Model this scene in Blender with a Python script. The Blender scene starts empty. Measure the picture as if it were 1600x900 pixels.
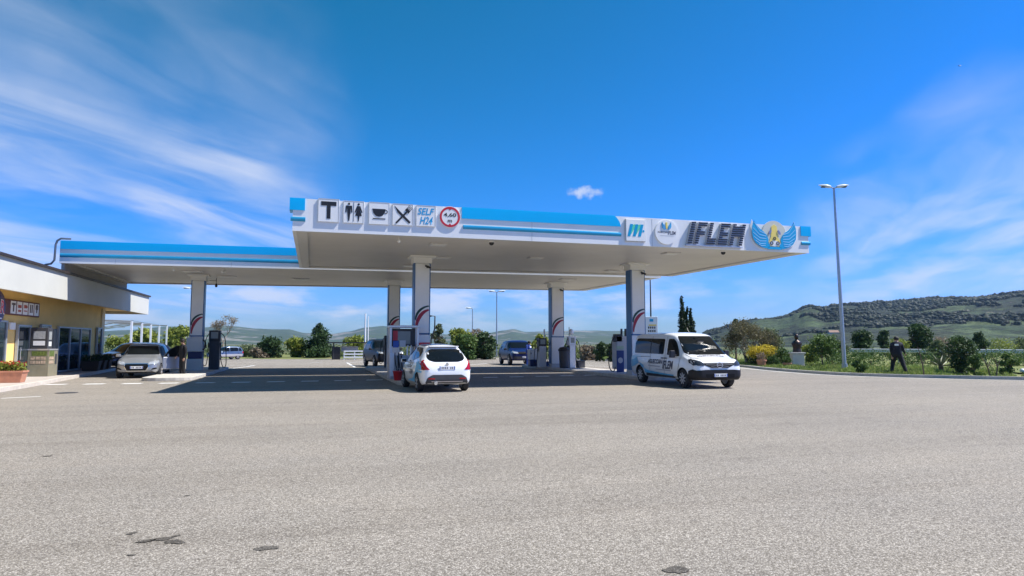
import bpy, bmesh, math, random
from math import sin, cos, pi, radians, atan, tan, sqrt, atan2
from mathutils import Vector, Matrix, noise
from mathutils.bvhtree import BVHTree
random.seed(11)
S = bpy.context.scene
COL = S.collection
# ------------------------------------------------------------------ camera
EYE = Vector((0, 0, 1.5)); YAW = 0.29227; PITCH = 0.084266; FPX = 1030.0
cam_d = bpy.data.cameras.new('camera'); cam = bpy.data.objects.new('camera', cam_d); COL.objects.link(cam)
cam_d.sensor_width = 36; cam_d.lens = 36 * FPX / 1600; cam_d.clip_start = .1; cam_d.clip_end = 30000
cam.location = EYE; cam.rotation_euler = (pi / 2 + PITCH, 0, -YAW)
S.camera = cam
# ------------------------------------------------------------------ light
SUN = Vector((-.66, .20, -1)).normalized()       # the way the light travels
SUN_EL = math.asin(-SUN.z); SUN_AZ = atan2(-SUN.x, -SUN.y)   # clockwise from +Y
sl = bpy.data.lights.new('sun', 'SUN'); sl.energy = 5.0; sl.angle = radians(.53); sl.color = (1, .955, .89)
so = bpy.data.objects.new('sun', sl); COL.objects.link(so); so.rotation_euler = SUN.to_track_quat('-Z', 'Y').to_euler()
W = bpy.data.worlds.new('World'); S.world = W; W.use_nodes = True
S.view_settings.view_transform = 'Standard'; S.view_settings.look = 'None'; S.view_settings.gamma = 1
S.view_settings.use_curve_mapping = False; S.view_settings.exposure = 0.68


def view_dir(u, v):
    f = Vector((sin(YAW) * cos(PITCH), cos(YAW) * cos(PITCH), sin(PITCH))); r = Vector((cos(YAW), -sin(YAW), 0)); up = r.cross(f)
    return (f * FPX + r * (u - 800) - up * (v - 450))


def build_sky():
    nt = W.node_tree; N = nt.nodes; L = nt.links
    for n in list(N): N.remove(n)
    out = N.new('ShaderNodeOutputWorld'); bg = N.new('ShaderNodeBackground'); bg.inputs[1].default_value = .070
    sky = N.new('ShaderNodeTexSky'); sky.sky_type = 'NISHITA'; sky.sun_disc = False
    sky.sun_elevation = SUN_EL; sky.sun_rotation = SUN_AZ; sky.ozone_density = 3.2; sky.dust_density = .35; sky.air_density = 1.05; sky.altitude = 100
    hs = N.new('ShaderNodeHueSaturation'); hs.inputs['Saturation'].default_value = 1.3; hs.inputs['Value'].default_value = 1.12
    hs.inputs['Hue'].default_value = .497
    L.new(sky.outputs[0], hs.inputs['Color'])
    # clear dry air: deepen the sky channel by channel
    sc_ = N.new('ShaderNodeSeparateColor'); cc_ = N.new('ShaderNodeCombineColor'); L.new(hs.outputs[0], sc_.inputs[0])
    for i_, (pw_, am_) in enumerate(((1.46, .185), (.79, 1.05), (1.89, .283))):
        m1 = N.new('ShaderNodeMath'); m1.operation = 'POWER'; L.new(sc_.outputs[i_], m1.inputs[0]); m1.inputs[1].default_value = pw_
        m2 = N.new('ShaderNodeMath'); m2.operation = 'MULTIPLY'; L.new(m1.outputs[0], m2.inputs[0]); m2.inputs[1].default_value = am_; L.new(m2.outputs[0], cc_.inputs[i_])
    tc = N.new('ShaderNodeTexCoord')
    sep = N.new('ShaderNodeSeparateXYZ'); L.new(tc.outputs['Generated'], sep.inputs[0])

    def M(op, a, b=None, c=None):
        m = N.new('ShaderNodeMath'); m.operation = op
        for i, x in enumerate((a, b, c)):
            if x is None: continue
            if isinstance(x, (int, float)): m.inputs[i].default_value = x
            else: L.new(x, m.inputs[i])
        return m.outputs[0]

    def smooth(x, a, b):
        m = N.new('ShaderNodeMapRange'); m.interpolation_type = 'SMOOTHSTEP'; L.new(x, m.inputs[0])
        m.inputs[1].default_value = a; m.inputs[2].default_value = b; return m.outputs[0]
    z = M('ADD', M('MAXIMUM', sep.outputs[2], 0.0), .07)
    px = M('DIVIDE', sep.outputs[0], z); py = M('DIVIDE', sep.outputs[1], z)
    comb = N.new('ShaderNodeCombineXYZ'); L.new(px, comb.inputs[0]); L.new(py, comb.inputs[1])
    # high streaky cirrus drawn out along one direction
    wd_ = .66; da_ = N.new('ShaderNodeVectorMath'); da_.operation = 'DOT_PRODUCT'; L.new(comb.outputs[0], da_.inputs[0]); da_.inputs[1].default_value = (sin(wd_) * .42, cos(wd_) * .42, 0)
    db_ = N.new('ShaderNodeVectorMath'); db_.operation = 'DOT_PRODUCT'; L.new(comb.outputs[0], db_.inputs[0]); db_.inputs[1].default_value = (cos(wd_) * 1.05, -sin(wd_) * 1.05, 0)
    mp = N.new('ShaderNodeCombineXYZ'); L.new(da_.outputs['Value'], mp.inputs[0]); L.new(db_.outputs['Value'], mp.inputs[1])
    wr = N.new('ShaderNodeTexNoise'); wr.inputs['Scale'].default_value = .9; wr.inputs['Detail'].default_value = 3; L.new(mp.outputs[0], wr.inputs['Vector'])
    wv = N.new('ShaderNodeVectorMath'); wv.operation = 'MULTIPLY_ADD'; L.new(wr.outputs['Color'], wv.inputs[0]); wv.inputs[1].default_value = (1.0, 1.2, 0); L.new(mp.outputs[0], wv.inputs[2])
    n1 = N.new('ShaderNodeTexNoise'); n1.inputs['Scale'].default_value = 1.5; n1.inputs['Detail'].default_value = 8; n1.inputs['Roughness'].default_value = .52; L.new(wv.outputs[0], n1.inputs['Vector'])
    cir = smooth(n1.outputs[0], .31, .77)
    # fields of cloud: direction, spread, amount
    tot = None
    n3 = N.new('ShaderNodeTexNoise'); n3.inputs['Scale'].default_value = 4.5; n3.inputs['Detail'].default_value = 5; L.new(tc.outputs['Generated'], n3.inputs['Vector'])
    dirs = [((40, 335), .955, .999, 1.1), ((300, 350), .975, .999, 1.1), ((130, 130), .945, .9995, .32), ((310, 225), .975, .9995, .6), ((20, 210), .95, .9995, .6), ((1500, 395), .978, .9995, 1.0), ((1560, 300), .985, .9995, .75),
            ((1400, 430), .987, .9995, .6)]
    for (u, v), a, b, amt in dirs:
        d = view_dir(u, v).normalized()
        dt = N.new('ShaderNodeVectorMath'); dt.operation = 'DOT_PRODUCT'; L.new(tc.outputs['Generated'], dt.inputs[0]); dt.inputs[1].default_value = d
        m = M('MULTIPLY', smooth(M('ADD', dt.outputs['Value'], M('MULTIPLY', M('SUBTRACT', n3.outputs[0], .5), (1 - a) * 1.3)), a, b), amt)
        tot = m if tot is None else M('MAXIMUM', tot, m)
    c1 = M('MULTIPLY', cir, tot)
    # low small cumulus near the horizon
    mp2 = N.new('ShaderNodeMapping'); L.new(tc.outputs['Generated'], mp2.inputs[0]); mp2.inputs['Scale'].default_value = (7, 7, 26)
    n2 = N.new('ShaderNodeTexNoise'); n2.inputs['Scale'].default_value = 1.0; n2.inputs['Detail'].default_value = 8; n2.inputs['Roughness'].default_value = .55; L.new(mp2.outputs[0], n2.inputs['Vector'])
    low = M('MULTIPLY', smooth(n2.outputs[0], .44, .66), M('MULTIPLY', smooth(sep.outputs[2], .0, .05), smooth(sep.outputs[2], .125, .07)))
    dl = view_dir(480, 480).normalized()
    dt = N.new('ShaderNodeVectorMath'); dt.operation = 'DOT_PRODUCT'; L.new(tc.outputs['Generated'], dt.inputs[0]); dt.inputs[1].default_value = dl
    low = M('MULTIPLY', low, smooth(dt.outputs['Value'], .70, .95))
    # one small puff
    pf = view_dir(915, 301).normalized(); rt = Vector((cos(YAW), -sin(YAW), 0)); up = Vector((0, 0, 1))
    nn = N.new('ShaderNodeTexNoise'); nn.inputs['Scale'].default_value = 70; nn.inputs['Detail'].default_value = 5; L.new(tc.outputs['Generated'], nn.inputs['Vector'])
    df = N.new('ShaderNodeVectorMath'); df.operation = 'SUBTRACT'; L.new(tc.outputs['Generated'], df.inputs[0]); df.inputs[1].default_value = pf
    da = N.new('ShaderNodeVectorMath'); da.operation = 'DOT_PRODUCT'; L.new(df.outputs[0], da.inputs[0]); da.inputs[1].default_value = rt / .030
    db = N.new('ShaderNodeVectorMath'); db.operation = 'DOT_PRODUCT'; L.new(df.outputs[0], db.inputs[0]); db.inputs[1].default_value = up / .012
    rr = M('ADD', M('MULTIPLY', da.outputs['Value'], da.outputs['Value']), M('MULTIPLY', db.outputs['Value'], db.outputs['Value']))
    dfl = N.new('ShaderNodeVectorMath'); dfl.operation = 'LENGTH'; L.new(df.outputs[0], dfl.inputs[0])
    puff = M('MULTIPLY', smooth(M('SUBTRACT', M('MULTIPLY', nn.outputs[0], 2.3), rr), .3, 1.35), smooth(dfl.outputs['Value'], .09, .05))
    fac = M('MINIMUM', M('MAXIMUM', M('MAXIMUM', M('MULTIPLY', c1, .78), M('MULTIPLY', low, .80)), M('MULTIPLY', puff, .75)), 1.0)
    mix = N.new('ShaderNodeMix'); mix.data_type = 'RGBA'; L.new(fac, mix.inputs[0]); L.new(cc_.outputs[0], mix.inputs[6]); mix.inputs[7].default_value = (6.4, 7.0, 8.6, 1)
    L.new(mix.outputs[2], bg.inputs[0]); L.new(bg.outputs[0], out.inputs[0])


build_sky()
# ------------------------------------------------------------------ materials
MATS = {}


def mat(name, col=(.5, .5, .5), rough=.6, metal=0., var=.08, vscale=3., bump=0., bscale=40., col2=None, spec=.5, coat=0., alpha=None):
    if name in MATS: return MATS[name]
    m = bpy.data.materials.new(name); m.use_nodes = True; nt = m.node_tree; N = nt.nodes; L = nt.links
    b = N['Principled BSDF']; b.inputs['Roughness'].default_value = rough; b.inputs['Metallic'].default_value = metal
    b.inputs['Specular IOR Level'].default_value = spec
    if coat: b.inputs['Coat Weight'].default_value = coat; b.inputs['Coat Roughness'].default_value = .04
    tc = N.new('ShaderNodeTexCoord')
    n = N.new('ShaderNodeTexNoise'); n.inputs['Scale'].default_value = vscale; n.inputs['Detail'].default_value = 6; n.inputs['Roughness'].default_value = .65
    L.new(tc.outputs['Object'], n.inputs['Vector'])
    r = N.new('ShaderNodeValToRGB'); r.color_ramp.elements[0].position = .32; r.color_ramp.elements[1].position = .7
    c1 = tuple(max(0, c * (1 - var)) for c in col); c2 = col2 if col2 else tuple(min(1, c * (1 + var)) for c in col)
    r.color_ramp.elements[0].color = (*c1, 1); r.color_ramp.elements[1].color = (*c2, 1)
    L.new(n.outputs[0], r.inputs[0]); L.new(r.outputs[0], b.inputs['Base Color'])
    if bump:
        nb = N.new('ShaderNodeTexNoise'); nb.inputs['Scale'].default_value = bscale; nb.inputs['Detail'].default_value = 4; L.new(tc.outputs['Object'], nb.inputs['Vector'])
        bp = N.new('ShaderNodeBump'); bp.inputs['Strength'].default_value = bump; bp.inputs['Distance'].default_value = .02
        L.new(nb.outputs[0], bp.inputs['Height']); L.new(bp.outputs[0], b.inputs['Normal'])
    MATS[name] = m
    return m


def glassy(name, col, rough=.04, spec=.6):
    m = mat(name, col, rough, 0, .15, 1.2, spec=spec); return m


def leaf_mat(name, c1, c2, c3=None, rough=.6):
    if name in MATS: return MATS[name]
    m = bpy.data.materials.new(name); m.use_nodes = True; nt = m.node_tree; N = nt.nodes; L = nt.links
    b = N['Principled BSDF']; b.inputs['Roughness'].default_value = rough; b.inputs['Specular IOR Level'].default_value = .25
    at = N.new('ShaderNodeAttribute'); at.attribute_name = 'tint'
    r = N.new('ShaderNodeValToRGB'); r.color_ramp.elements[0].color = (*c1, 1); r.color_ramp.elements[1].color = (*c2, 1)
    if c3: e = r.color_ramp.elements.new(.8); e.color = (*c3, 1)
    L.new(at.outputs['Fac'], r.inputs[0]); L.new(r.outputs[0], b.inputs['Base Color'])
    tr = N.new('ShaderNodeBsdfTranslucent'); L.new(r.outputs[0], tr.inputs[0])
    mx = N.new('ShaderNodeMixShader'); mx.inputs[0].default_value = .3
    L.new(b.outputs[0], mx.inputs[1]); L.new(tr.outputs[0], mx.inputs[2]); L.new(mx.outputs[0], N['Material Output'].inputs[0])
    MATS[name] = m
    return m


WHITE = mat('white_panel', (.78, .79, .80), .35, 0, .03, 1.5)
PILW = mat('pillar_panel_white', (.86, .85, .81), .4, 0, .04, 1.2)
SOFF = mat('soffit_metal', (.66, .625, .57), .42, 0., .07, .5)
SOFFEDGE = mat('soffit_edge_trim', (.62, .61, .58), .4, 0, .04)
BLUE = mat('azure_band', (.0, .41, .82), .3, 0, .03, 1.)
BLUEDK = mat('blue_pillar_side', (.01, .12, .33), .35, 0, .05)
STRIPE = mat('teal_tube', (.03, .33, .55), .18, 0.3, .05)
BLACK = mat('black_paint', (.012, .012, .016), .45, 0, .1)
RUBBER = mat('black_rubber', (.02, .02, .022), .75, 0, .2, 12)
PLASTIC = mat('dark_grey_plastic', (.045, .045, .05), .55, 0, .15, 8)
STEEL = mat('galvanised_steel', (.42, .44, .46), .38, .7, .12, 9)
CHROME = mat('chrome', (.75, .75, .77), .12, 1, .03)
SILVER = mat('brushed_silver', (.62, .60, .60), .3, .55, .08, 10)
REDP = mat('red_plastic', (.55, .02, .03), .4, 0, .08)
NAVY = mat('navy_plastic', (.01, .02, .09), .4, 0, .1)
CREAMW = mat('cream_cabinet', (.55, .55, .52), .45, 0, .05)
CONC = mat('kerb_concrete', (.50, .47, .42), .85, 0, .16, 5, .3, 60)
TERRA = mat('terracotta', (.48, .22, .14), .75, 0, .14, 7)
YWALL = mat('ochre_plaster', (.86, .61, .22), .8, 0, .07, 1.3, .15, 60)
YSOFF = mat('ochre_soffit', (.78, .56, .26), .8, 0, .06, 1.3)
FASC = mat('off_white_fascia', (.56, .56, .51), .6, 0, .05, .8)
DKTRIM = mat('dark_brown_flashing', (.035, .025, .025), .5, 0, .15)
GLASS = glassy('shop_glass', (.02, .032, .04), .03, .8)
CARGLASS = glassy('car_glass', (.006, .008, .009), .03, .22)
WPAINT = mat('marking_paint', (.74, .74, .71), .7, 0, .22, 6)
YEL = mat('warm_yellow', (.80, .58, .08), .5, 0, .06)
SKIN = mat('skin', (.42, .24, .17), .6, 0, .06)
LGREY = mat('light_grey_paint', (.5, .51, .52), .5, 0, .06)


# ------------------------------------------------------------------ helpers
class MB:
    def __init__(s): s.v = []; s.f = []; s.m = []; s.mi = 0

    def add(s, vs, fs, M=None):
        o = len(s.v)
        for p in vs: s.v.append(tuple(M @ Vector(p)) if M is not None else tuple(p))
        for f in fs: s.f.append([o + i for i in f]); s.m.append(s.mi)
        return s

    def box(s, c, d, rz=0, M=None, taper=1.0):
        x, y, z = d[0] / 2, d[1] / 2, d[2] / 2
        vs = []
        for zz, t in ((-z, 1), (z, taper)):
            for a, b in ((-x, -y), (x, -y), (x, y), (-x, y)): vs.append((a * t, b * t, zz))
        T = Matrix.Translation(c) @ Matrix.Rotation(rz, 4, 'Z')
        if M is not None: T = M @ T
        return s.add(vs, [(0, 3, 2, 1), (4, 5, 6, 7), (0, 1, 5, 4), (1, 2, 6, 5), (2, 3, 7, 6), (3, 0, 4, 7)], T)

    def prism(s, pts, z0, z1, M=None):   # plan polygon (ccw) between z0 and z1
        n = len(pts); vs = [(p[0], p[1], z0) for p in pts] + [(p[0], p[1], z1) for p in pts]
        return s.add(vs, [list(range(n))[::-1], list(range(n, 2 * n))] + [(i, (i + 1) % n, n + (i + 1) % n, n + i) for i in range(n)], M)

    def tube(s, pts, r, n=8, caps=True):
        pts = [Vector(p) for p in pts]; rs = r if isinstance(r, (list, tuple)) else [r] * len(pts)
        vs = []; prev = None
        for i, p in enumerate(pts):
            t = (pts[min(i + 1, len(pts) - 1)] - pts[max(i - 1, 0)]).normalized()
            if prev is None: a = t.orthogonal().normalized()
            else:
                a = prev - t * prev.dot(t)
                a = a.normalized() if a.length > 1e-6 else t.orthogonal().normalized()
            prev = a; b = t.cross(a)
            for k in range(n):
                th = 2 * pi * k / n; vs.append(p + (a * cos(th) + b * sin(th)) * rs[i])
        fs = []
        for i in range(len(pts) - 1):
            for k in range(n): fs.append((i * n + k, i * n + (k + 1) % n, (i + 1) * n + (k + 1) % n, (i + 1) * n + k))
        if caps: fs.append(list(range(n))[::-1]); fs.append([(len(pts) - 1) * n + k for k in range(n)])
        return s.add(vs, fs)

    def lathe(s, prof, n=20, M=None):    # (r,z) profile about z
        vs = []
        for r, z in prof:
            for k in range(n): th = 2 * pi * k / n; vs.append((r * cos(th), r * sin(th), z))
        fs = []
        for i in range(len(prof) - 1):
            for k in range(n): fs.append((i * n + k, i * n + (k + 1) % n, (i + 1) * n + (k + 1) % n, (i + 1) * n + k))
        fs.append(list(range(n))[::-1]); fs.append([(len(prof) - 1) * n + k for k in range(n)])
        return s.add(vs, fs, M)

    def build(s, name, mt, parent=None, bevel=0, smooth=None, label=None):
        me = bpy.data.meshes.new(name); me.from_pydata([tuple(v) for v in s.v], [], s.f)
        for m_ in (mt if isinstance(mt, (list, tuple)) else [mt]): me.materials.append(m_)
        me.polygons.foreach_set('material_index', s.m)
        return finish(name, me, parent, bevel, smooth, label)


def finish(name, me, parent=None, bevel=0, smooth=None, label=None):
    me.validate(); me.update()
    if smooth is not None:
        me.polygons.foreach_set('use_smooth', [True] * len(me.polygons)); me.set_sharp_from_angle(angle=radians(smooth))
    o = bpy.data.objects.new(name, me); COL.objects.link(o)
    if parent: o.parent = parent
    if bevel:
        b = o.modifiers.new('bevel', 'BEVEL'); b.width = bevel; b.segments = 2; b.limit_method = 'ANGLE'; b.harden_normals = False
    if label: o['label'] = label
    return o


def tag(o, label, cat, group=None):
    o['label'] = label; o['category'] = cat
    if group: o['group'] = group
    return o


def struct(o, kind='structure'): o['kind'] = kind; return o


def thing(name, label, cat, loc=(0, 0, 0), rz=0, group=None):
    o = bpy.data.objects.new(name, None); o.empty_display_size = .2; COL.objects.link(o); o.location = loc; o.rotation_euler = (0, 0, rz)
    return tag(o, label, cat, group)


def copy_tree(o, parent=None):
    c = o.copy(); COL.objects.link(c); c.parent = parent
    for ch in [x for x in ALLCH(o)]: copy_tree(ch, c)
    return c


def ALLCH(o): return list(o.children)


def ground_point(u, v, z=0.):
    d = view_dir(u, v); t = (z - EYE.z) / d.z; return EYE + d * t


def on_y(u, v, Y): d = view_dir(u, v); return EYE + d * (Y / d.y)


def at_depth(u, v, D):
    d = view_dir(u, v); return EYE + d * (D / (d.x * sin(YAW) + d.y * cos(YAW)))


def text_mesh(body, size=1., shear=0., bold=0., extrude=0., align='CENTER', spacing=1.):
    cu = bpy.data.curves.new('txt', 'FONT'); cu.body = body; cu.size = size; cu.shear = shear; cu.offset = bold; cu.extrude = extrude
    cu.align_x = align; cu.align_y = 'CENTER'; cu.space_character = spacing; cu.resolution_u = 3
    o = bpy.data.objects.new('txt', cu); COL.objects.link(o); dg = bpy.context.evaluated_depsgraph_get(); dg.update()
    me = bpy.data.meshes.new_from_object(o.evaluated_get(dg)); bpy.data.objects.remove(o); bpy.data.curves.remove(cu)
    return me


def fit_text(me, w, h):
    xs = [v.co.x for v in me.vertices]; ys = [v.co.y for v in me.vertices]
    cx, cy = (min(xs) + max(xs)) / 2, (min(ys) + max(ys)) / 2; sx = w / max(1e-6, max(xs) - min(xs)); sy = h / max(1e-6, max(ys) - min(ys))
    for v in me.vertices: v.co.x = (v.co.x - cx) * sx; v.co.y = (v.co.y - cy) * sy
    return me


def clump_leaves(name, clumps, n, size, mt, parent=None, flat=0., seed=0, aspect=.5, droop=0., shell=.35):
    """many leaf-sized faces scattered through ellipsoid clumps (centre, radii)."""
    rnd = random.Random(seed); vs = []; fs = []; tint = []
    wts = [c[1][0] * c[1][1] * c[1][2] for c in clumps]; wts = [w ** .7 for w in wts]; tot = sum(wts)
    for (c, r), w in zip(clumps, wts):
        base = rnd.uniform(-.33, .33)
        for _ in range(max(6, int(n * w / tot))):
            while True:
                p = Vector((rnd.uniform(-1, 1), rnd.uniform(-1, 1), rnd.uniform(-1, 1)))
                if shell < p.length < 1: break
            q = Vector((c[0] + p.x * r[0], c[1] + p.y * r[1], c[2] + p.z * r[2])) + noise.noise_vector(Vector(c) * 3 + p * 2.6) * r[0] * .6
            nrm = (p * .7 + Vector((rnd.gauss(0, .6), rnd.gauss(0, .6), rnd.gauss(0, .6) + flat))).normalized()
            a = nrm.orthogonal().normalized(); a.rotate(Matrix.Rotation(rnd.uniform(0, 6.28), 3, nrm)); b = nrm.cross(a)
            if droop: a = (a + Vector((0, 0, -droop))).normalized()
            s_ = size * rnd.uniform(.6, 1.4); t = s_ * aspect; k = len(vs)
            vs += [q - a * s_, q + b * t, q + a * s_, q - b * t]; fs.append((k, k + 1, k + 2, k + 3))
            tint.append(min(1, max(0, .5 + base + rnd.gauss(0, .17) + noise.noise(q * .9) * .35)))
    me = bpy.data.meshes.new(name); me.from_pydata([tuple(v) for v in vs], [], fs); me.materials.append(mt)
    at = me.attributes.new('tint', 'FLOAT', 'FACE'); at.data.foreach_set('value', tint)
    return finish(name, me, parent)


def branches(mb, p, d, L, r, depth, rnd, ends, spread=.6, n=5, kids=3, upb=.15):
    q = p + d * L; mid = p + d * L * .5 + Vector((rnd.gauss(0, .05), rnd.gauss(0, .05), 0)) * L
    mb.tube([p, mid, q], [r, r * .82, r * .66], n, caps=False)
    if depth == 0: ends.append(q); return
    ends.append(q)
    for k in range(kids):
        a = rnd.uniform(0, 6.28); o = d.orthogonal().normalized(); o.rotate(Matrix.Rotation(a, 3, d))
        nd = (d + o * spread * rnd.uniform(.6, 1.3) + Vector((0, 0, upb))).normalized()
        branches(mb, q if k else q, nd, L * rnd.uniform(.6, .85), r * .6, depth - 1, rnd, ends, spread, max(3, n - 1), kids, upb)


BARK = mat('bark', (.13, .095, .07), .9, 0, .25, 9, .4, 30)
BARKP = mat('pale_bark', (.34, .28, .22), .85, 0, .2, 9)
L_PINE = leaf_mat('pine_needles', (.015, .035, .012), (.06, .11, .035))
L_DARK = leaf_mat('dark_evergreen', (.018, .042, .016), (.075, .125, .04))
L_YG = leaf_mat('spring_yellow_green', (.13, .17, .025), (.33, .36, .07))
L_OLIVE = leaf_mat('olive_grey_green', (.07, .10, .04), (.19, .22, .10))
L_MID = leaf_mat('mid_green', (.035, .08, .02), (.13, .2, .05))
L_TAN = leaf_mat('dry_tan_twigs', (.17, .13, .09), (.33, .27, .19))
L_CYP = leaf_mat('cypress_green', (.01, .022, .010), (.035, .06, .022))
L_YFL = leaf_mat('yellow_blossom', (.30, .24, .02), (.70, .55, .05))
L_GRASS = leaf_mat('verge_grass', (.06, .12, .02), (.22, .33, .06), (.34, .38, .12))
L_RED = leaf_mat('red_petals', (.4, .01, .02), (.7, .05, .05))
# ------------------------------------------------------------------ ground
def ground_material(name, kind):
    m = bpy.data.materials.new(name); m.use_nodes = True; nt = m.node_tree; N = nt.nodes; L = nt.links; b = N['Principled BSDF']
    b.inputs['Roughness'].default_value = .9; b.inputs['Specular IOR Level'].default_value = .25
    tc = N.new('ShaderNodeTexCoord')

    def noise_(scale, det=4, rough=.6, mp=None):
        n = N.new('ShaderNodeTexNoise'); n.inputs['Scale'].default_value = scale; n.inputs['Detail'].default_value = det; n.inputs['Roughness'].default_value = rough
        src = tc.outputs['Object']
        if mp:
            q = N.new('ShaderNodeMapping'); q.inputs['Scale'].default_value = mp[0]; q.inputs['Rotation'].default_value = (0, 0, mp[1]); L.new(src, q.inputs[0]); src = q.outputs[0]
        L.new(src, n.inputs['Vector']); return n.outputs[0]

    def ramp(x, stops):
        r = N.new('ShaderNodeValToRGB'); e = r.color_ramp.elements
        e[0].position, e[0].color = stops[0][0], (*stops[0][1], 1); e[1].position, e[1].color = stops[-1][0], (*stops[-1][1], 1)
        for p, c in stops[1:-1]: k = e.new(p); k.color = (*c, 1)
        L.new(x, r.inputs[0]); return r.outputs[0]

    def mix(a, b_, f, typ='MIX'):
        x = N.new('ShaderNodeMix'); x.data_type = 'RGBA'; x.blend_type = typ
        if isinstance(f, float): x.inputs[0].default_value = f
        else: L.new(f, x.inputs[0])
        for i, q in ((6, a), (7, b_)):
            if isinstance(q, tuple): x.inputs[i].default_value = (*q, 1)
            else: L.new(q, x.inputs[i])
        return x.outputs[2]
    if kind in ('asphalt', 'tar'):
        dk = 1. if kind == 'asphalt' else .40
        vo = N.new('ShaderNodeTexVoronoi'); vo.inputs['Scale'].default_value = 78; L.new(tc.outputs['Object'], vo.inputs['Vector'])
        stone = N.new('ShaderNodeSeparateColor'); L.new(vo.outputs['Color'], stone.inputs[0])
        base = ramp(stone.outputs[0], [(p_, tuple(c_ * dk for c_ in q_)) for p_, q_ in ((0, (.185, .165, .137)), (.3, (.285, .258, .218)), (.7, (.365, .334, .287)), (1, (.52, .48, .42)))])
        gap = ramp(vo.outputs['Distance'], [(.25, (1, 1, 1)), (.65, (.58, .57, .56))])
        base = mix(base, gap, 1., 'MULTIPLY')
        base = mix(base, ramp(noise_(140, 2), [(.3, (.62, .62, .62)), (.7, (1.35, 1.35, 1.35))]), 1., 'MULTIPLY')
        base = mix(base, ramp(noise_(.12, 5, .6), [(.3, (.90, .90, .91)), (.7, (1.10, 1.09, 1.07))]), 1., 'MULTIPLY')
        base = mix(base, ramp(noise_(1., 4, .6, ((.05, .7, 1), .06)), [(.36, (.92, .915, .91)), (.5, (1, 1, 1)), (.7, (1.04, 1.03, 1.02))]), 1., 'MULTIPLY')
        base = mix(base, ramp(noise_(1., 5, .65, ((.9, 2.4, 1), -.2)), [(.27, (.80, .79, .79)), (.42, (1, 1, 1))]), .8, 'MULTIPLY')
        base = mix(base, ramp(noise_(1., 3, .5, ((.035, 1.5, 1), .03)), [(.28, (.86, .85, .84)), (.40, (1, 1, 1))]), .7, 'MULTIPLY')
        base = mix(base, ramp(noise_(1., 3, .5, ((.05, 1.9, 1), -.35)), [(.28, (.80, .79, .78)), (.36, (1, 1, 1))]), .7, 'MULTIPLY')
        base = mix(base, ramp(noise_(.45, 5, .7), [(.24, (.82, .80, .78)), (.36, (1, 1, 1)), (.72, (1.05, 1.035, 1.01))]), .8, 'MULTIPLY')
        L.new(base, b.inputs['Base Color'])
        bp = N.new('ShaderNodeBump'); bp.inputs['Strength'].default_value = .55; bp.inputs['Distance'].default_value = .008; bp.invert = True
        L.new(vo.outputs['Distance'], bp.inputs['Height']); L.new(bp.outputs[0], b.inputs['Normal'])
    elif kind == 'verge':
        base = ramp(noise_(.9, 8, .7), [(.3, (.10, .13, .035)), (.5, (.15, .18, .05)), (.62, (.24, .19, .09)), (.75, (.32, .22, .12))])
        L.new(base, b.inputs['Base Color'])
    elif kind == 'fields':
        base = ramp(noise_(.012, 7, .6), [(.3, (.04, .065, .02)), (.46, (.06, .09, .03)), (.55, (.13, .12, .06)), (.64, (.05, .08, .025)), (.8, (.11, .11, .05))])
        base = mix(base, ramp(noise_(.3, 6, .7), [(.3, (.6, .6, .6)), (.7, (1.3, 1.3, 1.3))]), .8, 'MULTIPLY')
        L.new(base, b.inputs['Base Color'])
    elif kind == 'hill_far':
        base = ramp(noise_(.006, 9, .68, ((1, 1, 2.2), 0)), [(.33, (.02, .035, .02)), (.44, (.05, .075, .035)), (.54, (.03, .05, .025)), (.60, (.22, .205, .18)), (.66, (.07, .085, .05)), (.74, (.24, .22, .19))])
        g = N.new('ShaderNodeSeparateXYZ'); L.new(tc.outputs['Object'], g.inputs[0])
        mr = N.new('ShaderNodeMapRange'); L.new(g.outputs[2], mr.inputs[0]); mr.inputs[1].default_value = 55; mr.inputs[2].default_value = 80
        base = mix(base, ramp(noise_(.008, 6, .6), [(.35, (.03, .055, .03)), (.65, (.08, .12, .055))]), mr.outputs[0])
        L.new(base, b.inputs['Base Color'])
    elif kind == 'hill_near':
        a = noise_(.011, 9, .66)
        scr = ramp(noise_(.075, 7, .7), [(.35, (.010, .017, .009)), (.55, (.026, .036, .018)), (.72, (.055, .06, .032))])
        fld = ramp(noise_(.02, 4, .5), [(.35, (.035, .058, .022)), (.6, (.06, .085, .035)), (.8, (.09, .09, .045))])
        base = mix(scr, fld, ramp(noise_(.0085, 5, .55, ((1, 1.6, 4), .3)), [(.49, (0, 0, 0)), (.52, (1, 1, 1))]))
        vc = N.new('ShaderNodeTexVoronoi'); vc.inputs['Scale'].default_value = .013; vc.inputs['Randomness'].default_value = 1; L.new(tc.outputs['Object'], vc.inputs['Vector'])
        vs_ = N.new('ShaderNodeSeparateColor'); L.new(vc.outputs['Color'], vs_.inputs[0])
        base = mix(base, ramp(vs_.outputs[0], [(0, (.55, .6, .6)), (.5, (1, 1, 1)), (1, (1.55, 1.45, 1.3))]), .8, 'MULTIPLY')
        base = mix(base, ramp(noise_(.11, 5, .75), [(.42, (.35, .38, .38)), (.56, (1.25, 1.25, 1.2))]), .85, 'MULTIPLY')
        base = mix(base, (.24, .20, .15), ramp(noise_(.028, 6, .6), [(.68, (0, 0, 0)), (.72, (.8, .8, .8))]))
        L.new(base, b.inputs['Base Color'])
        bp = N.new('ShaderNodeBump'); bp.inputs['Strength'].default_value = .8; bp.inputs['Distance'].default_value = 6
        L.new(noise_(.09, 6, .7), bp.inputs['Height']); L.new(bp.outputs[0], b.inputs['Normal'])
    MATS[name] = m
    return m


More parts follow.
